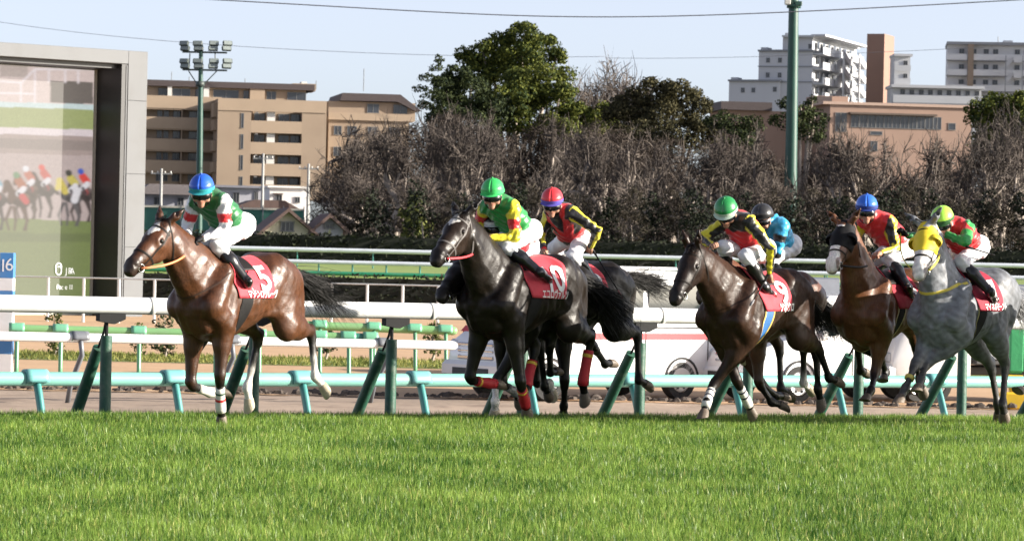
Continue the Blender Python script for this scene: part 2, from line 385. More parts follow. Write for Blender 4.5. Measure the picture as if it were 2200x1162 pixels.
sheet('sand_strip', [(X, [(57.0 + .06 * X, -.946), (62, -.946), (67.5, -.946), (84, -.946), (104, -.94), (127, -.9)]) for X in XL], M['sand'])
sheet('grass_verge', [(X, [(71, -.94), (73, -.93), (76, -.94)]) for X in XL], M['verge'])
sheet('inner_lawn', [(X, [(126, -.93), (128, -.5), (131, .46), (150, .58), (180, .74)]) for X in [-120, -40, 0, 40, 120]], M['lawn'])
sheet('ground', [(X, [(178, .72), (260, .8), (500, .8), (1500, .8), (5200, .8)]) for X in [-3000, -300, 0, 300, 3000]], M['far_soil'])

# ------------------------------------------------------------------ turf blades
def blades(n_per, Y0, Y1f, seed, hmin, hmax, wd):
    r = np.random.default_rng(seed); n = int(n_per * (Y1f - Y0) * .41 * (Y0 + Y1f) / 2); Y = r.uniform(Y0, Y1f, n) ; X = r.uniform(-.205, .205, n) * Y
    keep = Y < Yc(X) + .9; X, Y = X[keep], Y[keep]; n = len(X)
    pn = np.sin(X * 2.1 + np.sin(Y * 1.3) * 2) * np.sin(Y * 1.7 + np.sin(X * 1.9)) * .5 + np.sin(X * 7 + Y * 5.3) * np.sin(Y * 6.1 - X * 3) * .5
    L = (hmin + (hmax - hmin) * r.beta(2.2, 2.2, n)) * (1 + .22 * pn); a = r.uniform(0, 2 * np.pi, n); ln = np.abs(r.normal(.0, .45, n)); az = r.uniform(0, 2 * np.pi, n) 
    wv = np.stack([np.cos(a), np.sin(a), 0 * a], 1) * (wd * r.uniform(.6, 1.3, n))[:, None]; ld = np.stack([np.cos(az), np.sin(az), 0 * a], 1)
    z0 = np.where(Y > Yc(X), -.10 - .1 * (Y - Yc(X)), -.095); b = np.stack([X, Y, z0], 1); up = np.array([0, 0, 1.0])
    m = b + up * (L * .55 * np.cos(ln * .5))[:, None] + ld * (L * .55 * np.sin(ln * .5))[:, None]; t = m + up * (L * .45 * np.cos(ln * 1.6))[:, None] + ld * (L * .45 * np.sin(ln * 1.6))[:, None]
    m = b + (m - b) * .75; V = np.stack([b, m + wv * .5, m - wv * .5, t], 1).reshape(-1, 3); i = np.arange(n)[:, None] * 4
    F3 = np.concatenate([i + np.array([[0, 1, 2]]), i + np.array([[2, 1, 3]])], 0)
    return V, F3
M['blade'] = leaf_mat('blade', (.024, .095, .010), (.30, .44, .080), rough=.36, trans=.45, scale=.7, spec=.3); M['straw_glint_blade'] = leaf_mat('straw_glint_blade', (.20, .26, .05), (.50, .48, .16), rough=.45, trans=.3, scale=2.0, spec=.25)
if 'grass' not in SKIP:
    parts = [blades(2900, 17.0, 23, 1, .055, .105, .0050), blades(1900, 23, 38, 2, .06, .11, .0058)]; off = 0; VV = []; FF = []
    for v, f in parts: VV.append(v); FF.append(f + off); off += len(v)
    tag(arr_mesh('turf_grass', np.concatenate(VV), np.concatenate(FF), M['blade'], None, None, False), 'sunlit green turf in front of the running horses', 'grass', kind='stuff')
    # short undergrowth: one face a blade
    r = np.random.default_rng(9); n = 290000; Y = np.sqrt(r.uniform(17.0 ** 2, 37.5 ** 2, n)); X = r.uniform(-.205, .205, n) * Y; kp = Y < Yc(X) + .6; X, Y = X[kp], Y[kp]; n = len(X); a = r.uniform(0, 6.28, n); wv = np.stack([np.cos(a), np.sin(a), 0 * a], 1) * .0042; b = np.stack([X, Y, np.full(n, -.095)], 1)
    t = b + np.stack([r.normal(0, .022, n), r.normal(0, .022, n), r.uniform(.03, .085, n)], 1); tag(arr_mesh('turf_undergrowth', np.stack([b - wv, b + wv, t], 1).reshape(-1, 3), np.arange(3 * n).reshape(-1, 3), M['blade'], None, None, False), 'short fine undergrowth of the turf', 'grass', kind='stuff')
    v, f = blades(190, 17.3, 37, 31, .06, .115, .0055); tag(arr_mesh('dry_glint_blades', v, f, M['straw_glint_blade'], None, None, False), 'scattered yellowed blades in the turf, coloured pale as sun glints', 'grass', kind='stuff')  # yellowed blades whose pale colour also paints sun glints on the turf
    r = np.random.default_rng(5); n = 16000; X = r.uniform(-12, 12, n); Y = r.uniform(71.2, 75.8, n); b = np.stack([X, Y, np.full(n, -.94)], 1); hgt = r.uniform(.03, .12, n); a = r.uniform(0, 6.28, n); wv = np.stack([np.cos(a), np.sin(a), 0 * a], 1) * .018
    t = b + np.stack([r.normal(0, .05, n), r.normal(0, .05, n), hgt], 1); V = np.stack([b - wv, b + wv, t], 1).reshape(-1, 3); F3 = np.arange(3 * n).reshape(-1, 3)
    tag(arr_mesh('verge_grass', V, F3, leaf_mat('vgrass', (.10, .14, .03), (.34, .32, .10), trans=.3), None, None, False), 'rough grass strip beyond the sand', 'grass', kind='stuff')

# ------------------------------------------------------------------ fences
nF = np.array([.514, -.857, 0]); dF = np.array([.857, .514, 0])      # across and along the running rails
def on_line(x, Y0, sl_):
    """point of the line Y = Y0 + sl_*X seen at photograph column x"""
    k_ = (x - 1100) / FPX; Y = Y0 / (1 - sl_ * k_); return np.array([k_ * Y, Y, 0.0])
PAINT = lambda n, c, **k: MM('paint_' + n, c, rough=k.pop('rough', .35), var=.06, scale=2.5, dirt=k.pop('dirt', ((.30, .28, .25), 3.0, .18)), **k)
WR = PAINT('white', (.80, .80, .79)); DG = MM('pad_green', (.022, .085, .055), rough=.5, var=.2, scale=5, bump=.25, bscale=18, dirt=((.20, .20, .16), 9, .3)); DK = MM('iron_black', (.012, .012, .013), rough=.65, var=.2, spec=.2)
AQ = PAINT('aqua', (.20, .46, .39)); TE = PAINT('teal', (.06, .26, .24)); LG = PAINT('lightgreen', (.20, .40, .17)); MG = PAINT('midgreen', (.08, .26, .14)); GY = PAINT('grey', (.14, .15, .17))
def fence_near():
    root = empty('running_rail', on_line(1100, 36.5, .6) + (0, 0, -.45)); O = np.array(root.location); tag(root, 'thick white running rail on green padded posts beside the turf', 'fence')
    def rz(p): return .925 - .0072 * (p[0])      # the rail falls a little to the right
    ends = [on_line(x, 36.5, .6) for x in (-330, 326, 928, 1422, 1900, 2420)]
    for a, b in zip(ends, ends[1:]):
        a = a + (0, 0, rz(a)); b = b + (0, 0, rz(b)); v = b - a; sp = [a + v * t for t in np.linspace(.0015, .9985, 14)]; smooth_angle(MB().tube(sp, .088, 20).build('rail', WR, root, off=O), 50)
        MB().tube([b - nrm(v) * .03, b + nrm(v) * .03], .0905, 20).build('rail_joint', PAINT('joint', (.68, .67, .64)), root, True, off=O)
    for x in (-60, 232, 550, 845, 1128, 1380, 1612, 1850, 2072, 2290):
        p = on_line(x, 36.5, .6); z = rz(p); g = -.47
        po = MB(); po.tube([p + (0, 0, g), p + (0, 0, .2), p + (0, 0, z - .31)], [.060, .060, .058], 14); po = smooth_angle(po.build('post', DG, root, off=O), 50)
        MB().tube([p + (0, 0, z - .33), p + (0, 0, z - .12)], .018, 8).build('post_rod', DK, po, off=O)
        bk = MB(); c = p + (0, 0, z - .14); e = []
        for s0, z0, z1 in ((-.10, -.02, .055), (.07, -.05, .055), (.19, .0, .055)): e.append((s0, z0, z1))
        for (s0, a0, a1), (s1, b0, b1) in zip(e, e[1:]):
            V = [c + dF * s + nF * w_ + (0, 0, q) for s, q0, q1 in ((s0, a0, a1), (s1, b0, b1)) for w_ in (-.05, .05) for q in (q0, q1)]; bk.add(V, [(0, 1, 3, 2), (4, 6, 7, 5), (0, 4, 5, 1), (2, 3, 7, 6), (0, 2, 6, 4), (1, 5, 7, 3)])
        bk.build('rail_bracket', DK, po, off=O)
        t0 = p - nF * .12 + (0, 0, z - .34); t1 = p - nF * 1.05 + (0, 0, -.62); br = smooth_angle(MB().tube([t0 + (t1 - t0) * t for t in (.08, .3, .7, 1)], [.058, .062, .062, .062], 12).build('brace', DG, root, off=O), 50)
        MB().tube([t0 + (t1 - t0) * .1, t0 - (t1 - t0) * .06, p + (0, 0, z - .1)], .013, 6).build('brace_rod', DK, br, off=O)
    return root
fence_near()
def gooseneck(name, label, Y0, sl_, zfun, x0, x1, posts, dia, rail_m, leg_m, cap_m, ground=-.95, lean=.42, legw=.055, start_cap=True, brace=None):
    a, b = on_line(x0, Y0, sl_), on_line(x1, Y0, sl_); d_ = nrm(b - a); n_ = np.array([d_[1], -d_[0], 0]); root = empty(name, (a + b) / 2 + (0, 0, ground)); O = np.array(root.location); tag(root, label, 'fence')
    za, zb = zfun; Z = lambda p: za + (zb - za) * (p[0] - a[0]) / (b[0] - a[0])
    A, B = a + (0, 0, za), b + (0, 0, zb); v = B - A; e = nrm(v)
    pts = [A, A + e * .03, A + e * .08] + [A + v * t for t in np.linspace(.06, .94, 12)] + [B - e * .08, B - e * .03, B]; rr = [dia * .25, dia * .42, dia * .5] + [dia * .5] * 12 + [dia * .5, dia * .42, dia * .25]
    smooth_angle(MB().tube(pts, rr, 16).build('rail', rail_m, root, off=O), 50)
    for x in posts:
        p = on_line(x, Y0, sl_); p = p + (0, 0, Z(p)); hgt = p[2] - ground
        pa = [p + (0, 0, -dia * .1), p + n_ * .05 + (0, 0, -dia * .45), p + n_ * .12 + (0, 0, -hgt * .25), p + n_ * lean * .7 + (0, 0, -hgt * .7), p + n_ * lean + (0, 0, -hgt - .05)]
        lg = MB().tube(pa, legw, 10, flat=.8, up=d_).build('leg', leg_m, root, True, off=O)
        ang = np.linspace(R(-20), R(200), 12); G = np.array([[p + e * s + (n_ * math.cos(t) + np.array([0, 0, 1]) * math.sin(t)) * (dia * .5 + .014) * (1.0 if abs(s) < .1 else .97) for t in ang] for s in (-.15, -.08, 0, .08, .13)])
        cp = MB().grid(G).build('bracket', cap_m, lg, True, off=O); cp.modifiers.new('s', 'SOLIDIFY').thickness = .02
        MB().prism([(0, 0), (.001, 0), (0, .001)], 0, .001).v and None
        pl_ = MB(); q = [p - e * .15 + (n_ * math.cos(t) + np.array([0, 0, 1]) * math.sin(t)) * (dia * .5 + .012) for t in np.linspace(R(-30), R(210), 10)]; q2 = [w_ + e * .012 for w_ in q]; k_ = len(q); pl_.add(q + q2, [tuple(range(k_)), tuple(range(2 * k_ - 1, k_ - 1, -1))] + [(i, k_ + i, k_ + (i + 1) % k_, (i + 1) % k_) for i in range(k_)]); pl_.build('bracket_face', brace or MG, lg, off=O)
    return root
gooseneck('track_rail', 'low aqua rail on curved teal legs behind the running rail', 41.8, .65, (.02, -.075), -260, 2450, [-230, 82, 378, 652, 905, 1140, 1360, 1580, 1800, 2015, 2230, 2420], .165, AQ, TE, PAINT('teal2', (.16, .42, .40)), -.95, .40, .055, brace=PAINT('teal_dark', (.03, .17, .17)))
gooseneck('track_rail', 'slim white rail behind the low aqua rail at the left', 55.5, .5, (.13, .02), -260, 985, [-160, 175, 500, 830], .15, WR, GY, GY, -.95, -.55, .05)
gooseneck('track_rail', 'long light green rail on curved green legs at the left', 62.0, .15, (-.02, -.06), 22, 768, [40, 134, 302, 466, 560, 690, 752], .17, LG, PAINT('leggreen', (.10, .30, .16)), PAINT('capgreen', (.16, .45, .28)), -.95, .30, .05)
gooseneck('track_rail', 'short light green rail segment left of the white van', 66.0, .15, (.06, .0), 640, 985, [690, 806, 894, 960], .17, LG, PAINT('leggreen', (.10, .30, .16)), PAINT('capgreen', (.16, .45, .28)), -.95, .30, .05)
gooseneck('track_rail', 'stub of dark green rail with a rounded end', 63.5, .15, (-.10, -.115), 700, 818, [800], .19, PAINT('deepgreen', (.03, .18, .13)), PAINT('leggreen', (.10, .30, .16)), PAINT('capgreen', (.16, .45, .28)), -.95, .30, .05)
def straight_fence(name, label, Y, z_top, dia, rail_m, post_m, x0, x1, step, ground, low=None, pw=.05, slope=0.0, post_top=None, third=None):
    a, b = on_line(x0, Y, slope), on_line(x1, Y, slope); root = empty(name, (a + b) / 2 + (0, 0, ground)); O = np.array(root.location); tag(root, label, 'fence'); v = b - a; L = np.linalg.norm(v); e = v / L
    smooth_angle(MB().tube([a + v * t + (0, 0, z_top) for t in np.linspace(0, 1, 20)], dia / 2, 10).build('rail', rail_m, root, off=O), 60)
    if low: smooth_angle(MB().tube([a + (0, 0, low[0]), b + (0, 0, low[0])], low[1] / 2, 8).build('lower_rail', low[2], root, off=O), 60)
    n = int(L / step); pm = None
    for i in range(n + 1):
        p = a + e * step * i
        if pm is None:
            po = MB().tube([(0, 0, 0), (0, 0, (post_top or z_top) - ground - dia * .3)], pw / 2, 6).build('post', post_m, root); pm = po.data
        else: po = bpy.data.objects.new('post', pm); COL.objects.link(po); po.parent = root
        po.location = p - O + (0, 0, 0); po.location.z = 0
    return root
BW = PAINT('bluewhite', (.62, .66, .72)); 
straight_fence('post_fence', 'low grey fence with pale square posts beyond the sand', 105, .46, .05, PAINT('palegrey', (.42, .43, .44)), PAINT('palepost', (.62, .62, .62)), -200, 2420, 1.12, -.94, (-.2, .04, GY), .09)
straight_fence('lawn_rail', 'white rail with green underside and posts at the edge of the lawn', 133, 1.0, .17, BW, PAINT('tealpost', (.05, .22, .19)), 250, 2420, 1.35, .44, (.56, .16, PAINT('railgreen', (.03, .24, .13))), .07)
straight_fence('lawn_rail', 'far white rail in front of the dark hedge', 158, 1.46, .21, BW, PAINT('tealpost', (.05, .22, .19)), 150, 2420, 3.6, .6, None, .06)

# numbered marker post
mk = empty('marker_post', P(11, 830, 61) * (1, 1, 0) + (0, 0, -.95)); MO = np.array(mk.location); tag(mk, 'blue and white striped distance marker post numbered 16', 'marker post')
zt = P(11, 543, 61)[2]
for i, (f0, f1, c) in enumerate(((0, .20, 'w'), (.20, .325, 'b'), (.325, .66, 'w'), (.66, .70, 'b'), (.70, .80, 'w'), (.80, 1.0, 'b'))):
    q = MB().bbox(-.125, .125, -.125, .125, f0 * (zt + .95) + .001, f1 * (zt + .95) - .001, .006).build('band', PAINT('markwhite', (.78, .78, .80)) if c == 'w' else PAINT('markblue', (.06, .22, .52)), mk)
for ch, dx in (('1', -.065), ('6', .05)):
    tv, tf = text_verts(ch, .33); MB().add(np.stack([tv[:, 0] - tv[:, 0].mean() + dx, tv[:, 0] * 0 - .129, tv[:, 1] - tv[:, 1].mean() + .9 * (zt + .95)], 1), tf).build('numeral', PAINT('markwhite', (.78, .78, .80)), mk)
# ------------------------------------------------------------------ vehicles
GLASS = MM('car_glass', (.015, .02, .025), rough=.06, var=.05, coat=.3); TYRE = MM('tyre', (.02, .02, .02), rough=.85, var=.15, scale=8); RIM = MM('rim', (.45, .46, .47), rough=.3, metal=.8, var=.1)
CARW = MM('car_white', (.78, .78, .78), rough=.22, var=.03, scale=2, coat=.5, dirt=((.45, .40, .34), 2.5, .16)); CHROME = MM('chrome', (.6, .6, .62), rough=.12, metal=1.0, var=.05); LAMP = MM('lamp_lens', (.55, .58, .60), rough=.12, var=.05, coat=.4); BUMP = MM('bumper_dark', (.04, .04, .042), rough=.6, var=.1)
def loft(stations, n=5):
    """stations along x: (x, z0, z1, half width bottom, half width top, corner)"""
    V = []; prof = []
    for x, z0, z1, wb, wt, c in stations:
        ring = []
        for sy in (-1, 1):
            pts = [(wb * .96, z0), (wb, z0 + .06), (wb, z0 + (z1 - z0) * .45), (wt + (wb - wt) * .3, z1 - c * 1.6), (wt, z1 - c), (wt - c, z1)]
            ring += [(x, sy * y, z) for y, z in (pts if sy == -1 else pts[::-1])]
        V += ring
    k = 12; m = len(stations); F_ = [(i * k + j, i * k + (j + 1) % k, (i + 1) * k + (j + 1) % k, (i + 1) * k + j) for i in range(m - 1) for j in range(k)]
    F_ += [tuple(range(k - 1, -1, -1)), tuple((m - 1) * k + j for j in range(k))]
    return MB().add(V, F_)
def wheel(root, x, y, r, w_=.2, nm='wheel'):
    sg = 1 if y > 0 else -1; Mx = np.array([[1, 0, 0, x], [0, 0, sg, y], [0, 1, 0, r], [0, 0, 0, 1.0]])
    wh = smooth_angle(MB().lathe([(.02, -w_ / 2), (r * .62, -w_ / 2), (r * .95, -w_ / 2), (r, -w_ * .32), (r, w_ * .32), (r * .95, w_ / 2), (r * .66, w_ / 2), (r * .64, w_ * .38), (.02, w_ * .36)], 28, Mx).build(nm, TYRE, root), 40)
    rm = MB(); rm.lathe([(.02, w_ * .37), (r * .60, w_ * .39), (r * .62, w_ * .46), (r * .55, w_ * .40), (r * .30, w_ * .44), (r * .16, w_ * .50), (.02, w_ * .50)], 24, Mx); rm.build('rim', RIM, wh, True)
    for i in range(6):
        a = i * math.pi / 3; q = np.array([r * .43 * math.cos(a), r * .43 * math.sin(a), w_ * .435]); MB().lathe([(r * .08, 0), (r * .08, .006)], 8, Mx @ np.array([[1, 0, 0, q[0]], [0, 1, 0, q[1]], [0, 0, 1, q[2]], [0, 0, 0, 1.0]])).build('rim_hole', BUMP, wh)
def veh(name, label, cat, front_px, Y, ang, L, ground=-.95, group=None):
    f = np.array([-math.cos(R(ang)), -math.sin(R(ang)), 0]); p = P(*front_px, Y); p[2] = ground; c = p - f * L / 2; root = empty(name, c, math.pi + R(ang)); tag(root, label, cat, group); return root
def panel(root, nm, m, x0, x1, y, z0, z1, t=.012, sk=0.0, par=None):
    """flat panel on a side (y const)"""
    sg = 1 if y > 0 else -1; q = [(x0, z0), (x1, z0), (x1 + sk, z1), (x0 + (sk if sk < 0 else 0), z1)]
    return MB().prism(q, y - t * (sg < 0), y + t * (sg > 0)).build(nm, m, par or root)
# patrol van with a red stripe
va = veh('parked_van', 'white high-roof van with a red stripe behind the running rail', 'van', (1020, 856), 57.0, 38, 4.9); L2 = 2.45
b = loft([(-L2, .42, 2.02, .86, .78, .10), (-L2 + .12, .36, 2.24, .90, .80, .14), (.6, .34, 2.30, .90, .80, .16), (1.15, .34, 2.22, .90, .80, .18), (1.75, .34, 1.50, .89, .80, .10), (2.2, .36, 1.14, .88, .78, .10), (2.40, .40, 1.02, .84, .74, .08), (L2, .45, .92, .78, .70, .06)])
smooth_angle(b.build('body', CARW, va), 35)
for sg in (1, -1):
    for x0, x1, sk in ((.75, 1.45, -.28), (-.55, .62, 0), (-1.95, -.68, 0)): panel(va, 'side_window', GLASS, x0, x1, sg * .845, 1.42, 2.02, .03, sk)
    panel(va, 'stripe', MM('stripe_red', (.55, .03, .04), rough=.35, var=.05), -2.3, 2.05, sg * .898, 1.06, 1.17, .008)
    panel(va, 'door_handle', BUMP, -.1, .08, sg * .90, 1.2, 1.25, .02)
    for x in (1.55, -1.45): wheel(va, x, sg * .80, .34)
    MB().bbox(1.40, 1.55, sg * 1.0 - .11, sg * 1.0 + .11, 1.28, 1.52, .05).build('mirror', CHROME, va)
    MB().bbox(2.28, 2.44, sg * .66 - .13, sg * .66 + .13, .74, 1.02, .05).build('headlight', LAMP, va)
ws = MB(); ws.add([(1.24, -.72, 2.12), (1.24, .72, 2.12), (1.80, .76, 1.47), (1.80, -.76, 1.47)], [(0, 1, 2, 3)]); ws.v[0] += (.03, 0, .03); ws.build('windscreen', GLASS, va)
for z0, z1, m_ in ((.90, .97, CHROME), (.80, .86, CHROME), (.68, .76, CHROME)): MB().bbox(2.40, 2.475, -.50, .50, z0, z1, .02).build('grille_bar', m_, va)
MB().bbox(2.30, 2.56, -.86, .86, .36, .66, .07).build('bumper', CARW, va); MB().box(2.50, 2.575, -.5, .5, .40, .54).build('air_intake', BUMP, va)
MB().add([(2.075, -.8, 1.25), (2.075, .8, 1.25), (2.19, .79, 1.15), (2.19, -.79, 1.15)], [(0, 3, 2, 1)]).build('front_stripe', M['stripe_red'], va)
MB().bbox(-2.2, .7, -.6, .6, 2.28, 2.33, .02).build('roof_panel', CARW, va)
SEAM = MM('panel_gap', (.03, .03, .032), rough=.8)
def trim(root, hw, doors, arches, ztop, rail=None):
    for sg in (1, -1):
        for x in doors: MB().box(x - .008, x + .008, sg * hw - .004, sg * hw + .004, .42, ztop).build('door_gap', SEAM, root)
        for x in arches:
            a = np.linspace(0, math.pi, 13); q = [(x + .395 * math.cos(t), .36 + .395 * math.sin(t)) for t in a] + [(x + .36 * math.cos(t), .36 + .36 * math.sin(t)) for t in a[::-1]]; MB().prism(q, sg * hw - .012, sg * hw + .012).build('wheel_arch', SEAM, root)
        if rail: MB().box(rail[0], rail[1], sg * hw - .006, sg * hw + .006, rail[2], rail[2] + .025).build('door_track', SEAM, root)
trim(va, .905, (1.48, .68, -.60, -2.05), (1.55, -1.45), 1.36, (-2.0, -.62, 1.26)); trim_later = lambda: trim(mv, .874, (.98, .22, -.92), (1.45, -1.35), 1.14)
# flat-bed trucks of the starting crew
def flatbed(label, front, Y, ang, Ltxt, L=5.0, boxed=True, cabh=2.2):
    t = veh('parked_truck', label, 'truck', front, Y, ang, L, group='flatbed trucks of the starting crew'); h_ = L / 2
    smooth_angle(loft([(h_ - 1.55, .45, cabh - .04, .84, .74, .12), (h_ - 1.0, .42, cabh, .85, .74, .14), (h_ - .62, .42, cabh - .10, .85, .74, .12), (h_ - .12, .42, 1.25, .85, .78, .08), (h_ - .03, .45, .95, .82, .76, .06)]).build('cab', CARW, t), 35)
    for sg in (1, -1):
        panel(t, 'cab_window', GLASS, h_ - 1.35, h_ - .45, sg * .815, 1.28, 1.90, .02, -.16)
        for x in (h_ - .85, -h_ + 1.1): wheel(t, x, sg * .74, .36)
        MB().bbox(h_ - .12, h_ - .0, sg * .62 - .12, sg * .62 + .12, .72, .90, .03).build('headlight', LAMP, t)
        MB().bbox(h_ - .55, h_ - .45, sg * 1.0 - .08, sg * 1.0 + .08, 1.3, 1.62, .03).build('mirror', BUMP, t)
        gp = MM('gate_grey', (.20, .21, .23), rough=.5, var=.12, scale=3, dirt=((.35, .33, .3), 4, .3))
        MB().bbox(-h_, h_ - 1.7, sg * .86 - .02, sg * .86 + .02, .80, 1.32, .01).build('side_board', gp, t)
        for z in (.86, .98): MB().box(-h_ + .02, h_ - 1.72, sg * .886 - .006, sg * .886 + .006, z, z + .04).build('board_rib', MM('rib_grey', (.32, .33, .35), rough=.5), t)
        MB().box(-h_ + .05, h_ - 1.75, sg * .884 - .004, sg * .884 + .004, 1.10, 1.26).build('name_band', PAINT('bandw', (.62, .65, .68)), t)
        if sg > 0:
            tv, tf = text_verts(Ltxt, .145); MB().add(np.stack([-(tv[:, 0]) - .35, tv[:, 0] * 0 + .890, tv[:, 1] + 1.185], 1), tf).build('lettering', MM('ink', (.05, .06, .09), rough=.6), t)
    MB().bbox(-h_, h_ - 1.66, -.84, .84, .70, .80, .02).build('bed', BUMP, t); MB().bbox(-h_ + .1, h_ - .3, -.4, .4, .50, .66, .02).build('chassis', BUMP, t)
    ws = MB().add([(h_ - .58, -.70, cabh - .14), (h_ - .58, .70, cabh - .14), (h_ - .17, .76, 1.32), (h_ - .17, -.76, 1.32)], [(0, 1, 2, 3)]); ws.v[0] += (.025, 0, .02); ws.build('windscreen', GLASS, t)
    MB().bbox(h_ - .1, h_ + .06, -.84, .84, .42, .66, .04).build('bumper', CARW, t)
    if boxed:
        bx_ = MM('tool_box', (.10, .115, .15), rough=.5, var=.15)
        MB().bbox(-h_ + .3, h_ - 1.9, -.7, .7, 1.33, 1.75, .03).build('load_box', bx_, t); MB().bbox(-h_ + .9, h_ - 2.4, -.5, .5, 1.76, 2.15, .03).build('load_box', bx_, t)
    return t
flatbed('white flatbed truck with a lettered grey side board, behind the dark bay horse', (1398, 806), 68, 24, '日本スターティング')
flatbed('white flatbed truck with a lettered grey side board, behind the gray horse', (1872, 862), 60, 18, '日本スターティング', 5.2, True)
# minivan
mv = veh('parked_minivan', 'white minivan parked behind the dark bay horse', 'van', (1568, 868), 58.5, 36, 4.6); h_ = 2.3
smooth_angle(loft([(-h_, .5, 1.72, .82, .70, .10), (-h_ + .15, .36, 1.86, .86, .70, .14), (-.4, .34, 1.92, .87, .70, .16), (.5, .34, 1.88, .87, .70, .16), (1.35, .34, 1.16, .86, .74, .10), (2.0, .36, .98, .84, .72, .09), (2.24, .40, .86, .80, .66, .07), (h_, .45, .76, .72, .6, .05)]).build('body', CARW, mv), 35)
for sg in (1, -1):
    for x0, x1, sk in ((.30, .92, -.30), (-.85, .18, 0), (-2.0, -.98, 0)): panel(mv, 'side_window', GLASS, x0, x1, sg * .81, 1.18, 1.62, .02, sk)
    for x in (1.45, -1.35): wheel(mv, x, sg * .77, .33)
    MB().bbox(2.05, 2.24, sg * .60 - .16, sg * .60 + .16, .72, .90, .05).build('headlight', LAMP, mv); MB().bbox(.95, 1.1, sg * .96 - .1, sg * .96 + .1, 1.1, 1.28, .04).build('mirror', CARW, mv)
    panel(mv, 'door_handle', CHROME, -.25, -.05, sg * .868, 1.0, 1.04, .015)
ws = MB().add([(.62, -.62, 1.83), (.62, .62, 1.83), (1.38, .70, 1.17), (1.38, -.70, 1.17)], [(0, 1, 2, 3)]); ws.v[0] += (.03, 0, .03); ws.build('windscreen', GLASS, mv)
for z in (.80, .70): MB().bbox(2.2, 2.32, -.42, .42, z, z + .05, .015).build('grille_bar', CHROME, mv)
MB().bbox(2.1, 2.36, -.84, .84, .34, .60, .06).build('bumper', CARW, mv); MB().box(2.30, 2.37, -.55, .55, .40, .52).build('air_intake', BUMP, mv)
trim_later()
# padded end of the starting gate
sg_ = empty('starting_gate', P(2186, 862, 58) * (1, 1, 0) + (0, 0, -.95)); tag(sg_, 'green padded starting gate end with yellow feet at the right edge', 'gate')
gp = MM('pad_bright', (.06, .40, .15), rough=.6, var=.15, scale=5, bump=.3, bscale=9); gy = MM('gate_yellow', (.72, .48, .03), rough=.5, var=.1)
for i in range(5):
    MB().bbox(-.18 + .28 * i, .08 + .28 * i, -.16, .16, .62, 1.60 + .02 * i, .05).build('pad', gp, sg_); MB().bbox(-.20 + .28 * i, .07 + .28 * i, -.15, .15, .40, .60, .02).build('foot_plate', gy, sg_)
MB().bbox(-.2, 1.2, -.1, .1, 1.62, 1.72, .02).build('cross_beam', gy, sg_)
for x in (-.1, 1.0): MB().tube([(x, 0, 0), (x, 0, .42)], .06, 10).build('leg', gy, sg_, True)
MB().bbox(-.35, .1, -.3, -.1, 0, .3, .03).build('foot_plate', gy, sg_)
